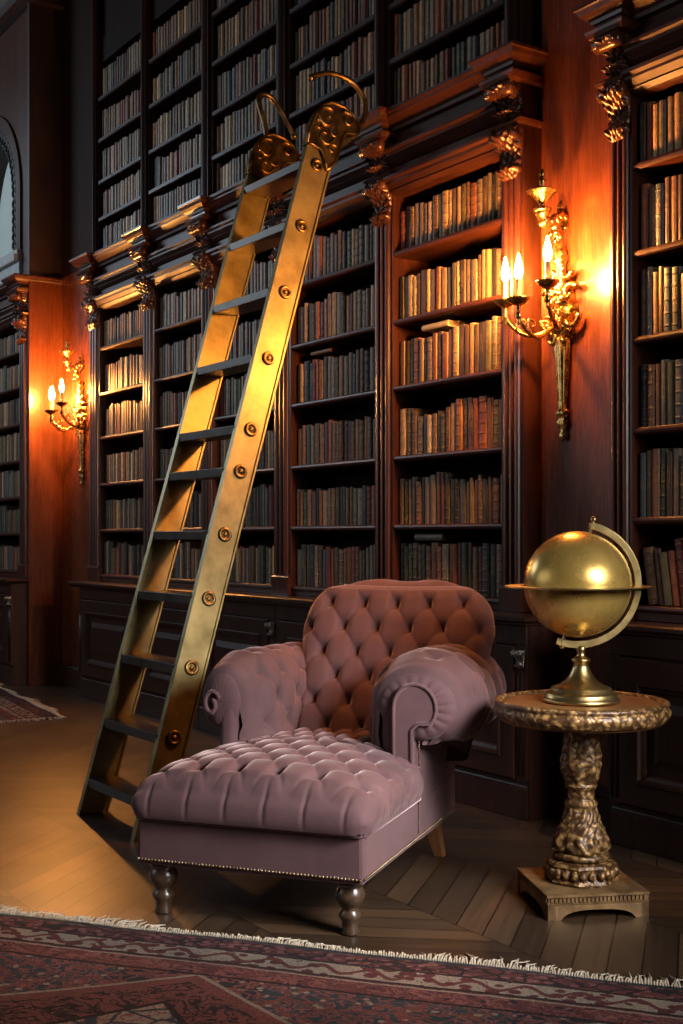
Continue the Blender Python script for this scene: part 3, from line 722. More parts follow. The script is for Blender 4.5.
# ------------------------------------------------------------------ wall sconces
def make_sconce(label, x, y, z):
    """x, y: where it meets the panel; z: height of the candle cups"""
    root = thing('wall_sconce', label, 'sconce', (x, y, z)); root_y = y
    root.scale = (.86,) * 3
    bp = MB()
    def shield(a, b_):
        th = 2 * pi * a; r = b_; lob = 1 + .10 * cos(7 * th) + .04 * cos(13 * th)
        hgt = .075 * (1 - r ** 2.2) + .012 * cos(8 * th + 4 * r) * r * (1 - r) * 4 + .010 * cos(r * 16) * (1 - r)
        return (.085 * r * lob * cos(th), -.004 - max(0, hgt), -.05 + .155 * r * lob * sin(th))
    bp.grid(shield, 56, 14, cu=True)
    for sg in (-1, 1):                                  # acanthus scrolls round the shield
        for (cx, cz, rr, tw, st) in ((.075, .03, .05, 5.5, .4), (.08, -.09, .055, -5.5, .2), (.05, -.19, .04, 5.0, 1.0), (.045, .14, .04, -5.0, 0)):
            bp.tube([(sg * (cx + rr * (1 - .75 * t) * cos(st + tw * t)), -.035 - .02 * t, cz + rr * (1 - .75 * t) * sin(st + tw * t)) for t in [i / 18 for i in range(19)]], lambda t: .017 * (1 - .5 * t), 8)
    for k in range(5):
        a = pi * (.15 + .175 * k); bp.ball((.05 * cos(a), -.06, -.02 + .06 * sin(a)), .02, 10, 6)
    bp.build('back_plate', 'gilt', root, world=False)
    tail = MB()
    pr = [(.004, -.70), (.014, -.69), (.022, -.675), (.018, -.66), (.012, -.65), (.026, -.625), (.034, -.60), (.022, -.585), (.03, -.575), (.040, -.56), (.034, -.545), (.024, -.535), (.026, -.50), (.034, -.40), (.043, -.28), (.052, -.20), (.04, -.18), (.02, -.17)]
    tail.lathe(pr, 40, (0, -.03, 0), mod=lambda a, z: 1 + (.10 * cos(10 * a) if -.53 < z < -.19 else .12 * cos(7 * a) if z > -.64 and z < -.54 else 0))
    tail.xf(Matrix.Diagonal((1, .62, 1, 1))); tail.build('tapered_tail', 'gilt', root, world=False)
    neck = MB()
    npts = smooth_pts([(0, -.03, .02), (0, -.028, .13), (0, -.03, .25), (0, -.045, .33), (-.004, -.085, .385), (-.006, -.12, .375), (-.006, -.145, .40), (-.006, -.15, .43)], 6)
    neck.tube(npts, lambda t: .032 - .012 * sin(pi * t) + .008 * sin(18 * t) ** 2, 14)
    for (cx, cy, cz, rr, tw, st) in ((0, -.05, .40, .05, 5.5, -1.0), (0, -.075, .30, .035, -5.5, 2.0), (.0, -.03, .20, .03, 5.5, 0)):
        for sg in (-1, 1):
            neck.tube([(cx + sg * .018, cy + rr * (1 - .75 * t) * cos(st + tw * t), cz + rr * (1 - .75 * t) * sin(st + tw * t)) for t in [i / 16 for i in range(17)]], lambda t: .014 * (1 - .45 * t), 8)
    neck.ball((0, -.03, .47), .02, 12, 8, (1, 1, 1.5)); neck.tube([(0, -.03, .40), (0, -.03, .46)], .02, 10)
    neck.build('scrolled_neck', 'gilt', root, world=False)
    urn = MB()
    up = [(.012, .42), (.03, .425), (.042, .435), (.046, .445), (.02, .452), (.012, .462), (.018, .47), (.032, .49), (.055, .515), (.075, .528), (.078, .534), (.03, .538), (.014, .545), (.010, .56), (.018, .572), (.019, .585), (.010, .598), (.016, .612), (.012, .632), (.002, .645)]
    urn.lathe(up, 32, (-.006, -.15, 0), mod=lambda a, z: 1 + (.05 * cos(12 * a) if .47 < z < .53 else 0)); urn.build('urn_finial', 'gilt', root, world=False)
    for (dx, dy, dz) in ((-.20, -.22, 0), (0, -.31, -.03), (.16, -.27, .03)):
        ar = MB(); ln = sqrt(dx * dx + dy * dy)
        pts = smooth_pts([(dx * .1, -.05, -.10), (dx * .32, dy * .35, -.15), (dx * .62, dy * .62, -.165 + dz), (dx * .88, dy * .88, -.12 + dz), (dx, dy, -.06 + dz), (dx, dy, -.015 + dz)], 7)
        ar.tube(pts, lambda t: .0125 - .004 * t, 10)
        ux, uy = dx / ln, dy / ln
        for (q, zc, rr, tw) in ((.72, -.105, .038, 6.0), (.36, -.115, .032, -6.0)):
            ar.tube([(dx * q + ux * rr * (1 - .7 * t) * cos(-1.6 + tw * t), dy * q + uy * rr * (1 - .7 * t) * cos(-1.6 + tw * t), zc + dz + rr * (1 - .7 * t) * sin(-1.6 + tw * t)) for t in [i / 18 for i in range(19)]], lambda t: .009 * (1 - .4 * t), 8)
        ar.lathe([(.002, -.115), (.010, -.105), (.006, -.095), (.014, -.08), (.018, -.065), (.010, -.05), (.013, -.03), (.009, -.02)], 16, (dx, dy, dz))
        ao = ar.build('arm', 'gilt', root, world=False)
        MB().lathe([(.010, -.022), (.026, -.016), (.046, -.002), (.058, .012), (.060, .016), (.050, .012), (.022, .006), (.016, .012), (.016, .02)], 28, (dx, dy, dz), mod=lambda a, z: 1 + .04 * cos(12 * a)).build('drip_pan', 'gilt', ao, world=False)
        MB().lathe([(.014, .018), (.015, .03), (.013, .034), (.0125, .105), (.014, .108), (.010, .112)], 18, (dx, dy, dz)).build('candle_sleeve', 'candle', ao, world=False)
        MB().lathe([(.009, .110), (.0145, .120), (.0195, .140), (.020, .155), (.0165, .178), (.010, .205), (.005, .225), (.001, .235)], 18, (dx, dy, dz)).build('flame_bulb', 'flame', ao, world=False)
    return root
make_sconce('large gilded three arm wall sconce with lit bulbs, above the globe', -3.905, .218, 2.217)
make_sconce('gilded wall sconce in the far corner, beside the bookcase under the arched window', -9.33, .218, 2.21)

# ------------------------------------------------------------------ library ladder
lad = thing('library_ladder', 'tall brass library ladder with wooden steps leaning on the bookcase cornice', 'ladder', (-4.86, -1.44, 0))
SEP = .565
f_, H0 = 1240.0, 538.0
Fv, Rv = Vector((-.8313, .5559, 0)), Vector((.5559, .8313, 0)); CAM = Vector((0, -CAM_D, CAM_H))
Rf = Vector((-4.534, -1.45, 0)); Rt = Vector((-4.99, -.345, 3.05))
u_ = (Rt - Rf).normalized()
w_ = (Vector((0, 1, 0)) - u_ * u_.y).normalized(); n_ = u_.cross(w_)
LEN = (Rt - Rf).length
def stile(base, thick=.034):
    mb = MB()
    W0, W1 = .128, .150
    vs = []; K = 24
    sec = [(-.5, -.5), (-.5, .5), (-.44, .5), (-.43, .27), (.43, .27), (.44, .5), (.5, .5), (.5, -.5), (.44, -.5), (.43, -.27), (-.43, -.27), (-.44, -.5)]
    for k in range(K + 1):
        t = k / K; c = base + u_ * (LEN * t); w = W0 + (W1 - W0) * t
        for a, b_ in sec:
            p = c + w_ * (a * w) + n_ * (b_ * thick)
            if k == 0: p = p - u_ * (p.z / u_.z)        # cut level with the floor
            vs.append(p)
    m = len(sec)
    fs = [(j * m + i, j * m + (i + 1) % m, (j + 1) * m + (i + 1) % m, (j + 1) * m + i) for j in range(K) for i in range(m)]
    fs += [tuple(range(m))[::-1], tuple(K * m + i for i in range(m))]
    mb.add(vs, fs)
    return mb
Lf = Rf + Vector((-SEP, 0, 0))
so_r = stile(Rf).build('side_rail', 'ladder_brass', lad); so_l = stile(Lf).build('side_rail', 'ladder_brass', lad)
def at_py(py):
    lo, hi = 0.0, 1.2
    for _ in range(40):
        t = (lo + hi) / 2; p = Rf + u_ * (LEN * t); d = p - CAM
        q = H0 - f_ * d.z / (d.dot(Fv))
        if q > py: lo = t
        else: hi = t
    return (lo + hi) / 2
for py in (803, 738, 668, 599, 535, 472, 430, 359, 293, 227, 166):
    t = at_py(py); c = Rf + u_ * (LEN * t); W = .120 + .022 * t
    st = MB(); x0, x1 = c.x - SEP + .012, c.x - .012
    d = W * 1.06
    st.box(x0, x1, c.y - d / 2 + .004, c.y + d / 2, c.z - .017, c.z + .017); so_ = st.build('step', 'step_wood', lad, bevel=.004)
    ed = MB(); ed.box(x0, x1, c.y - d / 2 - .003, c.y - d / 2 + .004, c.z - .02, c.z + .018); ed.build('metal_nosing', 'step_metal', so_, bevel=.002)
    bo = MB(); e = c + n_ * .0  # bolt on the outer face
    sgn = 1 if n_.x > 0 else -1
    A = Matrix((w_, u_, n_ * sgn)).transposed().to_4x4(); A.translation = c + n_ * (sgn * .0095)
    bo.lathe([(.032, 0), (.032, .007), (.028, .011), (.018, .011), (.017, .003), (.011, .003), (.011, .010), (.006, .013), (.001, .0135)], 24); bo.xf(A)
    bo.build('bolt', 'bronze', lad)
def spt(px, py, Z):
    X = (px - 341.5) / f_ * Z
    return CAM + Fv * Z + Rv * X + Vector((0, 0, (H0 - py) / f_ * Z))
def bracket(base, nose):
    """carved scroll plate continuing the rail, its nose pointing at the wall"""
    mb = MB(); top = base + u_ * LEN
    outline = [(-.082, -.01), (-.086, .06), (-.078, .15), (-.050, .225), (-.005, .268), (.06, .280), (.12, .268), (.165, .232), (.172, .195), (.145, .172), (.105, .155), (.090, .11), (.092, .05), (.086, -.03), (.05, -.09), (.035, -.05), (.0, -.005), (-.05, .0)]
    n = len(outline); T = .024
    vs = []
    for s in (-1, 1):
        for a, b_ in outline: vs.append(top + w_ * (a * nose) + u_ * b_ + n_ * (s * T))
    fs = [tuple(range(n)), tuple(range(n, 2 * n))[::-1]] + [(k, (k + 1) % n, (k + 1) % n + n, k + n) for k in range(n)]
    mb.add(vs, fs)
    sgn = 1 if n_.x > 0 else -1
    for s in (sgn, -sgn):
        for (ca, cb, rr, tw, st, tk) in ((-.012, .17, .062, 6.5, 1.2, .012), (.095, .225, .042, -6.0, 2.4, .011), (.0, .075, .048, -5.5, .3, .011), (.045, .12, .032, 5.0, 2.0, .010), (.055, .03, .028, 5.5, 1, .009), (-.05, .11, .03, -4.5, 2, .009)):
            mb.tube([top + w_ * ((ca + rr * (1 - .75 * t) * cos(st + tw * t)) * nose) + u_ * (cb + rr * (1 - .75 * t) * sin(st + tw * t)) + n_ * (s * T) for t in [i / 20 for i in range(21)]], lambda t, tk=tk: tk * (1 - .4 * t), 8)
    rim = [top + w_ * (a * nose) + u_ * b_ + n_ * (sgn * T) for a, b_ in outline]
    mb.tube(rim + [rim[0]], .008, 8)
    return mb
bracket(Rf, 1).build('carved_bracket', 'bronze', so_r); bracket(Lf, 1).build('carved_bracket', 'bronze', so_l)
def hook(base, pts):
    top = base + u_ * LEN
    P = smooth_pts([top + w_ * a + u_ * b_ + n_ * c for a, b_, c in pts], 7)
    mb = MB(); mb.tube(P, lambda t: .0145 - .002 * t, 12); e = P[-1]; mb.ball(e, .017, 10, 8); return mb
HR = [(.150, .20, 0), (.185, .27, .0), (.190, .35, .0), (.150, .42, .0), (.07, .455, .0), (-.04, .43, .0), (-.11, .375, .0), (-.135, .345, 0)]
hook(Rf, HR).build('hook', 'bronze', so_r)
HL = [(-.02, .24, 0), (-.05, .31, .0), (-.12, .42, .0), (-.10, .475, .0), (-.03, .47, .0), (.09, .375, .0), (.125, .34, 0)]
hook(Lf, HL).build('hook', 'bronze', so_l)

# ------------------------------------------------------------------ tufted armchair
CH = thing('tufted_armchair', 'dusty mauve velvet tufted armchair with rolled arms and a long built-in footrest', 'armchair', (-3.330, -1.679, 0), math.radians(36.2))
def tuft(u, v, p=.131, q=.20, H=.03):
    a, b_ = u / p + v / q, u / p - v / q
    da, db = abs(a - round(a)), abs(b_ - round(b_))
    r2 = da * da + db * db
    cr = (1 - exp(-(da / .035) ** 1.2)) * (1 - exp(-(db / .035) ** 1.2))
    pil = sqrt(abs(sin(pi * a) * sin(pi * b_)))
    return H * (.14 * cr + .08 * pil + .78 * (1 - exp(-(r2 / .030) ** .75)))
def skin(mb, fn, hf, nu, nv, cu=False, smooth=True, e=1e-3):
    """surface fn(a, b) pushed out along its normal by hf(a, b)"""
    def g(a, b_):
        p = Vector(fn(a, b_)); du = Vector(fn(min(a + e, 1), b_)) - Vector(fn(max(a - e, 0), b_)); dv = Vector(fn(a, min(b_ + e, 1))) - Vector(fn(a, max(b_ - e, 0)))
        nn_ = du.cross(dv)
        if nn_.length > 1e-12: p += nn_.normalized() * hf(a, b_)
        return p
    return mb.grid(g, nu, nv, cu=cu, smooth=smooth)
CB = dict(world=False)
# lower box
def rbox(mb, x0, x1, y0, y1, z0, z1): return mb.box(x0, x1, y0, y1, z0, z1)
fb = MB().box(-.38, .38, .0, 1.06, .165, .315).build('upholstered_base', 'velvet', CH, bevel=.012, **CB)
pip = MB()
for z, r in ((.315, .0085),):
    pip.tube([(-.384, 1.0, z), (-.384, .02, z), (-.372, -.002, z), (-.35, -.005, z), (0, -.005, z), (.35, -.005, z), (.372, -.002, z), (.384, .02, z), (.384, .57, z)], r, 8)
pip.build('piping', 'velvet', fb, **CB)
nl = MB()
k = 0
for t in range(64): nl.ball((-.372 + .744 * t / 63, -.003, .183), .0052, 6, 4, (1, 1, 1))
for t in range(86): nl.ball((.383, .01 + 1.03 * t / 85, .183), .0052, 6, 4)
for t in range(40): nl.ball((.383, .575, .20 + .34 * t / 39), .0045, 6, 4)
nl.build('nail_trim', 'nail', fb, **CB)
# seat and footrest cushion: one tufted pad
SX, SY0, SY1, SZ0, SZ1, RC = .386, -.012, .99, .318, .384, .060
def prof(t, lo, hi, one=False):
    """unrolled distance t from the bottom of one side over the top to the other: (coordinate, drop below the top)"""
    side = SZ1 - SZ0 - RC; arc = RC * pi / 2; flat = hi - lo - 2 * RC
    if t < side: return lo, SZ1 - SZ0 - t
    t -= side
    if t < arc: a = t / RC; return lo + RC - RC * cos(a), RC - RC * sin(a)
    t -= arc
    if t < flat: return lo + RC + t, 0
    t -= flat
    if t < arc: a = t / RC; return hi - RC + RC * sin(a), RC - RC * cos(a)
    t -= arc
    return hi, RC + t
side = SZ1 - SZ0 - RC; arcL = RC * pi / 2
LU = 2 * side + 2 * arcL + 2 * SX - 2 * RC; LV = side * 2 + 2 * arcL + (SY1 - SY0) - 2 * RC
def cush(a, b_):
    x, dx = prof(a * LU, -SX, SX); y, dy = prof(b_ * LV, SY0, SY1)
    d = min(SZ1 - SZ0, sqrt(dx * dx + dy * dy) if max(dx, dy) > 0 else 0)
    # soften the upright corners
    ex, ey = max(0, abs(x) - (SX - .05)), max(0, (SY0 + .05) - y)
    if ex > 0 and ey > 0:
        r = sqrt(ex * ex + ey * ey)
        if r > .05: x = math.copysign(SX - .05 + ex * .05 / r, x); y = SY0 + .05 - ey * .05 / r
    if y > .545:
        q_ = min(1, (y - .545) / .03); x *= 1 - .40 * q_
    crown = .060 * (1 - min(1, abs(x) / SX) ** 2.5) * (1 - min(1, max(0, .20 - y) / .212) ** 2.2)
    return (x, y, SZ1 - d + (crown if d == 0 else crown * max(0, 1 - d / .05)))
def cush_h(a, b_):
    uu = a * LU - LU / 2; vv = b_ * LV - (side + arcL) - .055
    top_u = SX - RC + arcL * .45; 
    q_ = max(0, min(1, (-vv - .035) / .05)); q2 = max(0, min(1, (abs(uu) - top_u + .01) / .05))
    low = max(0, min(1, min(a, 1 - a) * LU / .05)) * max(0, min(1, b_ * LV / .05))
    c1 = uu + .0655; g1 = abs(c1 / .131 - round(c1 / .131)); c2 = vv; g2 = abs(c2 / .095 - round(c2 / .095))
    wall = (.030 - .009 * exp(-(g1 / .030) ** 1.4) * (q_ > 0) - .009 * exp(-(g2 / .04) ** 1.4) * (q2 > q_))
    wall = .012 + (wall - .012) * low
    m_ = max(q_, q2)
    return tuft(uu + .0655, vv, .131, .19, .058) * (1 - m_) + wall * m_
skin(MB(), cush, cush_h, 150, 170).build('seat_cushion', 'velvet', CH, **CB)

# backrest: rounded, tufted in front, leaning back
BX, BW = .150, .375
B0, B1 = Vector((0, .90, .40)), Vector((0, 1.235, 1.02))
bl = (B1 - B0).length; bu = (B1 - B0).normalized(); bn = Vector((0, -bu.z, bu.y))
def bk_half(t):                                        # half width at height share t
    w = BW * (.86 + .14 * min(1, t / .65))
    top = 1 - .40
    if t > top:
        q = (t - top) / .40; w *= (1 - q ** 2.7) ** .42 if q < 1 else 0
    return max(w, .002)
def back_f(a, b_, front=True):
    t = 1 - (1 - b_) ** 1.35; u = 2 * a - 1
    w = bk_half(t * .999); su = sin(u * pi / 2) if abs(u) > .0 else 0
    edge = sqrt(max(0, 1 - abs(u) ** 5)); tp = 1 - max(0, (t - .8) / .2) ** 3 if t > .8 else 1
    thick = .085 * edge * sqrt(max(0, tp)) * (1 if front else .55)
    wrap = .035 * u * u if front else 0
    return Vector((BX + w * u, 0, 0)) + B0 + bu * (bl * t) + bn * (thick + wrap if front else -thick) - (bn * .0)
def back_h(a, b_):
    t = 1 - (1 - b_) ** 1.35; u = 2 * a - 1; w = bk_half(t * .999)
    e = min(1, max(0, (1 - abs(u)) * w / .05)) * min(1, max(0, (1 - t) * bl / .06))
    vv = bl * (1 - t) - .150
    if vv < -.05: e *= max(0, 1 - (-vv - .05) / .04) * 1
    if vv < -.01: hh = .036
    k = tuft(w * u, vv, .131, .20, .054)
    fl = .046
    q = max(0, min(1, (-vv - .02) / .05)); k = k * (1 - q) + fl * q
    return k * (.25 + .75 * e) * (1 if e > 0 else 0) if e > 0 else 0
bk = MB(); skin(bk, lambda a, b_: back_f(a, b_), back_h, 120, 120)
bk.grid(lambda a, b_: back_f(1 - a, b_, False), 30, 30)
bk.build('backrest', 'velvet', CH, **CB)

# arms
def make_arm(sg, cx, cz, rx, rz, xin, xout, y0, y1, flare, rs, zin=.30, zout=.165):
    """rolled arm: up the inner face, over the roll, down the outer side. sg = +1 for the one by the table"""
    def path():
        pts = [(xin, zin)]; k = 10
        for i in range(1, k): pts.append((xin, zin + (cz - zin) * i / k))
        for i in range(0, 33):
            a = pi - (pi + 1.25) * i / 32
            pts.append((cx + sg * rx * cos(a), cz + rz * sin(a)))
        e = pts[-1]
        for i in range(1, 9): pts.append((e[0] + (xout - e[0]) * (i / 8) ** .8, e[1] + (cz - rz * .62 - e[1]) * (i / 8)))
        for i in range(1, 8): pts.append((xout, cz - rz * .62 + (zout - cz + rz * .62) * i / 7))
        return pts
    P = path(); D = [0]
    for i in range(1, len(P)): D.append(D[-1] + sqrt((P[i][0] - P[i - 1][0]) ** 2 + (P[i][1] - P[i - 1][1]) ** 2))
    tot = D[-1]
    def at(t):
        s = t * tot
        for i in range(1, len(D)):
            if D[i] >= s:
                k = (s - D[i - 1]) / max(1e-9, D[i] - D[i - 1]); return (P[i - 1][0] + (P[i][0] - P[i - 1][0]) * k, P[i - 1][1] + (P[i][1] - P[i - 1][1]) * k)
        return P[-1]
    troll = D[-9 - 7] / tot if True else 1
    s_in = (cz - zin)
    def f(a, b_):
        x, z = at(a); y = y0 + (y1 - y0) * b_
        inroll = z > cz - rz
        k = 1 - (1 - rs) * b_
        if x * sg > cx * sg - rx * 1.01 and inroll and a * tot > s_in * .6:
            x = cx + (x - cx) * k + flare * b_ * (1 if x * sg > xin * sg + .02 else .3); z = cz + (z - cz) * k + (1 - k) * rz * .6
        if sg < 0: x += .09 * b_
        fr = max(0, 1 - b_ / .12)
        rd = .034 * (1 - sqrt(max(0, 1 - fr * fr)))          # rounded front edge
        dx, dz = x - cx, z - cz
        if z > cz - rz * .9:
            ln = sqrt(dx * dx + dz * dz) + 1e-9; x -= dx / ln * rd; z -= dz / ln * rd
        else: x += (-1 if x * sg > (xin + xout) / 2 * sg else 1) * sg * rd
        return (x, y, z)
    def hf(a, b_):
        s = a * tot; y = (y1 - y0) * b_
        tuf = tuft(y - .01, s - s_in * .45, .128, .18, .048)
        e = min(1, max(0, (b_ - .06) / .16))
        roll_end = D[-17] if len(D) > 17 else tot
        o = min(1, max(0, (roll_end - s) / .05))
        i_ = min(1, s / .08)
        return (.012 + (tuf - .012) * e) * o * (.4 + .6 * i_)
    mb = MB(); skin(mb, (lambda a, b_: f(a, b_)) if sg > 0 else (lambda a, b_: f(1 - a, b_)), (lambda a, b_: hf(a, b_)) if sg > 0 else (lambda a, b_: hf(1 - a, b_)), 170, 76)
    # rear closing
    rim = [f(i / 60, 1) for i in range(61)]; mb.add(rim, [tuple(range(61))])
    ao = mb.build('arm', 'velvet', CH, **CB)
    # pleated front: from the scroll out to the roll edge, and down the front
    fm = MB(); rd = .034
    def cap(a, b_):
        th = 2 * pi * a; r = (.30 + .70 * b_) if sg > 0 else b_
        pl = (.0075 if sg > 0 else .0015) * (abs(cos(9 * th + .4)) ** .45) * (1 - b_ ** 4) * (1 if -.25 * pi < ((th + .25 * pi) % (2 * pi)) - .25 * pi < 1.1 * pi or True else 0)
        bulge = .034 * sqrt(max(0, 1 - (max(0, b_ - .15) / .85) ** 2.2))
        return (cx + sg * (rx - rd + .012) * r * cos(th), y0 + .004 - bulge - pl, cz + (rz - rd + .012) * r * sin(th))
    fm.grid(cap, 108, 12, cu=True)
    def low(a, b_):
        x = xin + sg * .034 + (xout - xin - sg * .04) * a; z = zin - .02 + (cz - zin + .02) * b_
        return (x, y0 + .004 - .034 * (1 - abs(2 * a - 1) ** 3) , z)
    fm.grid(low, 16, 8)
    fm.build('arm_front', 'velvet', ao, **CB)
    # scroll panel shaped like a walking stick, with its welt
    if sg < 0:
        sc_ = MB(); sc_.tube([(cx - .035 + (.034 * (1 - .7 * t)) * cos(7 * t + .5), y0 - .036, cz - .01 + .05 * (1 - .7 * t) * sin(7 * t + .5)) for t in [i / 20 for i in range(21)]], .008, 8)
        sc_.build('scroll', 'velvet', ao, **CB); return ao
    sp = MB(); r0 = .32; yy = y0 - .047
    x_l, x_r = cx - sg * min(.075, rx * .55), (cx - sg * .012 if sg > 0 else cx + .012)
    pts = [(x_l, zin), (x_l, cz - rz * .05)]
    ccx, ccz = cx, cz
    R_ = abs(ccx - x_l)
    for i in range(1, 14):
        a = pi - (pi * 1.22) * i / 13; pts.append((ccx + sg * R_ * cos(a), ccz + R_ * 1.05 * sin(a)))
    pts += [(ccx + sg * R_ * .12, ccz - R_ * .72), (x_r, ccz - R_ * 1.0), (x_r, zin)]
    n = len(pts); vs = [(x, yy, z) for x, z in pts] + [(x, yy + .04, z) for x, z in pts]
    sp.add(vs, [tuple(range(n)), tuple(range(n, 2 * n))[::-1]] + [(k, (k + 1) % n, (k + 1) % n + n, k + n) for k in range(n)])
    sp.tube([(x, yy, z) for x, z in pts], .0065, 8)
    sp.build('scroll_panel', 'velvet', ao, **CB)
    return ao
make_arm(1, .382, .628, .165, .140, .215, .378, .575, 1.07, .0, .90)
make_arm(-1, -.345, .615, .095, .130, -.25, -.372, .575, 1.06, 0.0, 1.0)
# legs
def turned(x, y, label=None):
    pr = [(.026, .001), (.028, .006), (.024, .02), (.026, .04), (.034, .052), (.036, .062), (.028, .072), (.024, .08), (.034, .09), (.046, .112), (.047, .125), (.038, .142), (.034, .148), (.044, .152), (.044, .166)]
    return MB().lathe(pr, 28, (x, y, 0)).build('leg', 'leg_wood', CH, **CB)
turned(.318, .062); turned(-.318, .062)
for x in (.30, -.30):
    sgx = 1 if x > 0 else -1
    lg = MB(); vs = []
    for z, w, ox, oy in ((0, .019, .028, .045), (.09, .025, .012, .02), (.166, .031, 0, 0)):
        vs += [(x + sgx * ox + a * w, 1.0 + oy + b_ * w, z) for a, b_ in ((-1, -1), (1, -1), (1, 1), (-1, 1))]
    fs = [(0, 3, 2, 1), (8, 9, 10, 11)] + [(4 * j + k, 4 * j + (k + 1) % 4, 4 * j + 4 + (k + 1) % 4, 4 * j + 4 + k) for j in range(2) for k in range(4)]
    lg.add(vs, fs); o = lg.build('leg', 'rear_leg_wood', CH, bevel=.004, **CB); o['label'] = 'tapered splayed rear leg of lighter wood'

# ------------------------------------------------------------------ side table
TB = thing('pedestal_side_table', 'round gilded pedestal side table with carved column, carrying the globe', 'table', (-2.946, -.637, 0), math.radians(64.5))
tp = MB()
def rim_mod(a, z): return 1 + ((.010 * abs(cos(19 * a)) + .006 * cos(38 * a + 1.2)) if .612 < z < .652 else 0)
tp.lathe([(.05, .598), (.20, .598), (.25, .602), (.268, .606), (.274, .612), (.278, .62), (.284, .632), (.284, .642), (.278, .652), (.280, .656), (.284, .662), (.280, .669), (.268, .671), (.262, .668), (.258, .660)], 152, mod=rim_mod, cap=False)
rim_o = tp.build('carved_rim', 'pedestal', TB, **CB)
MB().lathe([(.05, .60), (.259, .60), (.259, .6605), (.24, .662), (.001, .662)], 96).build('top', 'table_wood', TB, **CB)
cl = MB()
cpf = [(.075, .150), (.088, .156), (.092, .164), (.088, .172), (.080, .176), (.086, .184), (.087, .196), (.082, .215), (.073, .240), (.064, .265), (.056, .290), (.050, .320), (.052, .324), (.054, .332), (.048, .338), (.043, .345), (.043, .375), (.050, .382), (.053, .390), (.050, .398), (.052, .405), (.061, .43), (.064, .46), (.060, .50), (.055, .54), (.052, .565), (.060, .578), (.075, .590), (.09, .598)]
zz = []
for i in range(len(cpf) - 1):
    for k in range(4): zz.append((cpf[i][0] + (cpf[i + 1][0] - cpf[i][0]) * k / 4, cpf[i][1] + (cpf[i + 1][1] - cpf[i][1]) * k / 4))
zz.append(cpf[-1])
def col_mod(a, z):
    if .176 < z < .318: t = (z - .176) / .142; return 1 + .10 * cos(4 * a + pi / 4) * (1 - t) + .055 * cos(12 * a + 5 * sin(t * 5)) + .03 * cos(z * 170 + 2 * cos(4 * a))
    if z > .398: return 1 + .055 * cos(6 * a + 20 * (z - .4)) + .045 * cos(9 * a - 30 * z) + .03 * cos(z * 190 + 3 * cos(3 * a))
    if .345 < z < .375: return 1 + .04 * cos(10 * a)
    return 1
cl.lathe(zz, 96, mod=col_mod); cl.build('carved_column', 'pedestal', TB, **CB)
bk_ = MB()
bk_.lathe([(.118, .082), (.122, .088), (.118, .096), (.112, .105), (.114, .13), (.118, .138), (.112, .146), (.09, .151)], 8, smooth=False); bk_.xf(Matrix.Rotation(pi / 8, 4, 'Z'))
for k in range(8):
    a0 = 2 * pi * k / 8
    for j in (-1, 0, 1):
        r_ = .106; c = (r_ * cos(a0) - .03 * j * sin(a0), r_ * sin(a0) + .03 * j * cos(a0), .116); bk_.ball(c, .014, 8, 6, (1, 1, 1.2))
bk_.build('carved_socle', 'pedestal', TB, **CB)
pl = MB()
def ringbox(mb, lv):
    vs = []
    for z, r in lv: vs += [(-r, -r, z), (r, -r, z), (r, r, z), (-r, r, z)]
    fs = [(0, 3, 2, 1)] + [(4 * j + k, 4 * j + (k + 1) % 4, 4 * j + 4 + (k + 1) % 4, 4 * j + 4 + k) for j in range(len(lv) - 1) for k in range(4)]
    t = 4 * (len(lv) - 1); fs.append((t, t + 1, t + 2, t + 3)); mb.add(vs, fs)
ringbox(pl, [(.046, .160), (.048, .166), (.054, .168), (.056, .163), (.070, .163), (.072, .168), (.079, .168), (.081, .160)])
for k in range(4):                                    # shaped apron with bracket feet on each side, and the dentils
    R4 = Matrix.Rotation(pi / 2 * k, 4, 'Z'); ap = MB()
    npt = 24; outl = []
    for i in range(npt + 1):
        x = -.165 + .33 * i / npt; q = abs(x) / .165
        z = 0 if q > .72 else (.030 * sqrt(max(0, 1 - (q / .72) ** 3)))
        outl.append((x, z))
    vs = [(x, -.165, z) for x, z in outl] + [(x, -.165, .047) for x, z in outl] + [(x, -.140, z) for x, z in outl] + [(x, -.140, .047) for x, z in outl]
    m = npt + 1
    fs = []
    for i in range(npt): fs += [(i, i + 1, m + i + 1, m + i), (2 * m + i, 3 * m + i, 3 * m + i + 1, 2 * m + i + 1), (i, 2 * m + i, 2 * m + i + 1, i + 1), (m + i, m + i + 1, 3 * m + i + 1, 3 * m + i)]
    fs += [(0, m, 3 * m, 2 * m), (m - 1, 3 * m - 1, 4 * m - 1, 2 * m - 1)]
    ap.add(vs, fs)
    for i in range(24): x = -.152 + .304 * i / 23; ap.box(x - .004, x + .004, -.169, -.160, .0565, .0695)
    ap.xf(R4); pl.v, o0 = pl.v + ap.v, len(pl.v); pl.f += [tuple(i + o0 for i in f) for f in ap.f]; pl.mi += ap.mi; pl.sm += ap.sm
pl.build('plinth', 'plinth_paint', TB, **CB)

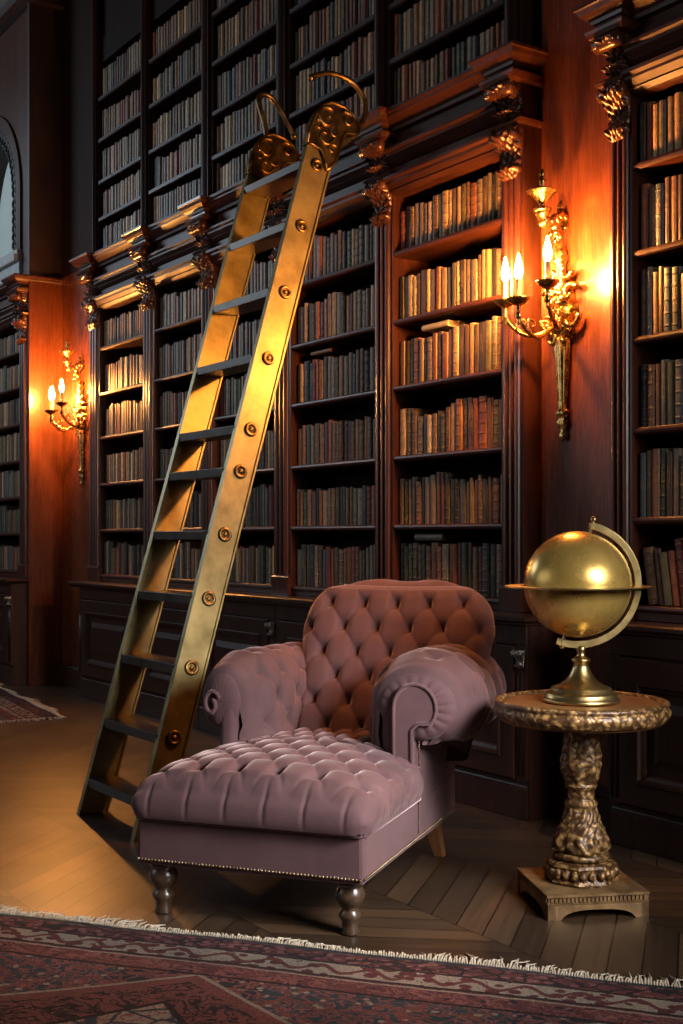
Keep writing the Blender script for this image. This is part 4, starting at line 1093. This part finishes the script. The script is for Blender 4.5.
# ------------------------------------------------------------------ globe (axes: local x = across the picture plane)
GZ = .6640
GB = thing('globe', 'plain golden globe on a brass stand with meridian and horizon rings, on the side table', 'globe', (-2.946, -.637, GZ), math.radians(56.2))
gc = 1.048 - GZ; GR = .1745
gs = MB(); gs.lathe([(max(1e-4, GR * sin(pi * j / 40)), -GR * cos(pi * j / 40)) for j in range(41)], 64, (-.012, 0, gc), cap=False)
sphere = gs.build('sphere', 'globe_gold', GB, **CB)
stand = MB(); stand.lathe([(.125, .001), (.126, .008), (.122, .014), (.117, .016), (.118, .026), (.112, .032), (.100, .034), (.099, .044), (.086, .050), (.070, .056), (.050, .070), (.036, .090), (.027, .112), (.023, .126), (.030, .131), (.031, .138), (.022, .144), (.014, .150), (.013, .162), (.016, .168), (.016, .182)], 56, (0, 0, 0))
stand.build('stand', 'brass', GB, **CB)
mer = MB(); ring_in, ring_out, hw = .186, .209, .011
TILT = math.radians(14)
def ringp(a, r, y): return (-.012 + r * cos(a), y, gc + r * sin(a))
A0, A1 = pi / 2 - TILT + .02, -pi / 2 - TILT - .10
K = 48; vs = []
for k in range(K + 1):
    a = A0 + (A1 - A0) * k / K
    vs += [ringp(a, ring_in, -hw), ringp(a, ring_out, -hw), ringp(a, ring_out, hw), ringp(a, ring_in, hw)]
fs = [(4 * j + k, 4 * j + (k + 1) % 4, 4 * j + 4 + (k + 1) % 4, 4 * j + 4 + k) for j in range(K) for k in range(4)] + [(3, 2, 1, 0), (4 * K, 4 * K + 1, 4 * K + 2, 4 * K + 3)]
mer.add(vs, fs)
for a, r in ((pi / 2 - TILT, .215), (-pi / 2 - TILT, .205)):
    mer.tube([ringp(a, GR - .004, 0), ringp(a, r, 0)], .006, 10); mer.ball(ringp(a, r + .004, 0), .010, 10, 8)
    mer.box(*(lambda q: (q[0] - .008, q[0] + .008, -.013, .013, q[2] - .010, q[2] + .010))(ringp(a, .197, 0)))
mer.build('meridian_ring', 'brass', GB, bevel=.002, **CB)
hz = MB(); vs = []; K = 72
for k in range(K):
    a = 2 * pi * k / K
    for r, z in ((.182, -.003), (.236, -.003), (.238, 0), (.236, .003), (.182, .003)): vs.append((-.012 + r * cos(a), r * sin(a), gc - .008 + z))
fs = [(5 * k + j, 5 * k + (j + 1) % 5, 5 * ((k + 1) % K) + (j + 1) % 5, 5 * ((k + 1) % K) + j) for k in range(K) for j in range(5)]
hz.add(vs, fs); hz.build('horizon_ring', 'brass', GB, **CB)

# ------------------------------------------------------------------ rugs
def make_rug(name, label, loc, rz, W, D, m, fringe_edge='y', seed=1):
    root = thing(name, label, 'rug', loc, rz)
    rr = random.Random(seed)
    nb = MB()
    nx, ny = 90, 50
    def top(a, b_):
        x = -W / 2 + W * a; y = -D * b_
        e = min(1, min(a, 1 - a) * W / .02, min(b_, 1 - b_) * D / .02)
        return (x, y + .006 * sin(x * 9) * (1 - b_), .004 + .009 * e + .0015 * sin(x * 7 + y * 5))
    nb.grid(top, nx, ny); nb.box(-W / 2 + .004, W / 2 - .004, -D + .004, -.008, .001, .004)
    nb.build('pile', m, root, **CB)
    fr = MB()
    def strand(x, y, dx, dy, ln):
        j = rr.uniform(-.5, .5); p = [(x, y, .007), (x + dx * ln * .35 - dy * j * ln * .2, y + dy * ln * .35 + dx * j * ln * .2, .011 + rr.uniform(0, .006)), (x + dx * ln * .7 - dy * j * ln * .6, y + dy * ln * .7 + dx * j * ln * .6, .007), (x + dx * ln - dy * j * ln, y + dy * ln + dx * j * ln, .004)]
        fr.tube(p, lambda t: .0036 - .0018 * t, 4)
    if 'y' in fringe_edge:
        k = int(W / .0075)
        for i in range(k): x = -W / 2 + W * i / k; strand(x, .006 * sin(x * 9) - .004, 0, 1, rr.uniform(.022, .07) * (1 + .35 * sin(x * 3.7) + .3 * sin(x * 11.3)))
    if 'x' in fringe_edge:
        k = int(D / .009)
        for i in range(k): strand(W / 2 - .002, -D * i / k, 1, 0, rr.uniform(.04, .07))
    fr.build('fringe', 'fringe', root, **CB)
    return root
d_ = Vector((1.67, 1.316, 0)).normalized()
mid = Vector((-3.068, -1.626, 0))
make_rug('persian_rug', 'large faded red and navy patterned rug with cream fringe, in front of the armchair', (mid.x + .35 * d_.x, mid.y + .35 * d_.y, 0), atan2(d_.y, d_.x), 4.2, 2.6, 'rug')
make_rug('persian_rug', 'faded reddish rug with pale fringe lying by the bookcase under the arched window', (-9.03, -.40, 0), math.radians(-6), 2.3, 1.5, 'rug_far', 'yx', 5)

# ------------------------------------------------------------------ light, world, camera
w = bpy.data.worlds.new('world'); SC.world = w; w.use_nodes = True
nt = w.node_tree; nt.nodes.clear()
out = nt.nodes.new('ShaderNodeOutputWorld'); bg = nt.nodes.new('ShaderNodeBackground')
tc = nt.nodes.new('ShaderNodeTexCoord'); sp = nt.nodes.new('ShaderNodeSeparateXYZ'); L(nt, tc.outputs['Generated'], sp.inputs[0])
L(nt, ramp(nt, sp.outputs[2], [(0, (.50, .58, .60)), (.5, (.62, .72, .76)), (1, (.45, .58, .70))]), bg.inputs[0]); bg.inputs[1].default_value = .8
L(nt, bg.outputs[0], out.inputs[0])

def light(name, kind, loc, target, energy, col, **kw):
    d = bpy.data.lights.new(name, kind); d.energy = energy; d.color = col
    for k, v in kw.items(): setattr(d, k, v)
    o = bpy.data.objects.new(name, d); COL.objects.link(o); o.location = loc
    o.rotation_euler = (Vector(target) - Vector(loc)).to_track_quat('-Z', 'Y').to_euler(); return o
COOL = (.80, .90, 1.0)
light('end_window_light', 'AREA', (-13.2, -3.3, 4.4), (-7.5, -.5, 2.8), 230, (.72, .86, 1.0), shape='RECTANGLE', size=2.6, size_y=2.2)
light('room_fill', 'AREA', (-7.5, -7.3, 2.8), (-5.0, 0, 1.9), 72, (.92, .94, 1.0), shape='RECTANGLE', size=4.5, size_y=2.5)
light('side_fill', 'AREA', (2.0, -.28, 2.6), (-3.1, -1.15, .55), 62, (1.0, .95, .93), shape='RECTANGLE', size=1.6, size_y=1.8, spread=math.radians(75))  # added fill from the right, spread narrowed to the chair; no window there
light('chair_side_fill', 'AREA', (-1.5, -.95, 1.45), (-3.30, -1.30, .32), 14, (1.0, .96, .95), shape='RECTANGLE', size=.5, size_y=.5, spread=math.radians(56))  # added unseen light, only to brighten the chair's right side
light('floor_pool', 'SPOT', (-6.7, -1.55, 3.3), (-4.06, -2.03, 0), 430, (1.0, .66, .28), spot_size=math.radians(11.5), spot_blend=1.0, shadow_soft_size=.06)
light('chair_back_fill', 'SPOT', (-3.05, -1.05, 2.6), (-3.93, -.72, .92), 230, (1.0, .37, .13), spot_size=math.radians(33), spot_blend=.8, shadow_soft_size=.12)  # added warm spot above the table for the chair back; no fixture there

cd = bpy.data.cameras.new('camera'); cam = bpy.data.objects.new('camera', cd); COL.objects.link(cam)
cam.location = CAM; cam.rotation_euler = (pi / 2, 0, math.atan2(.8313, .5559))
cd.sensor_fit = 'VERTICAL'; cd.sensor_height = 24.0; cd.lens = 1240 / 1024 * 24.0
cd.shift_y = 26 / 1024; cd.clip_end = 60
SC.camera = cam
SC.view_settings.view_transform = 'Standard'
SC.view_settings.look = 'None'
SC.view_settings.exposure = -0.5
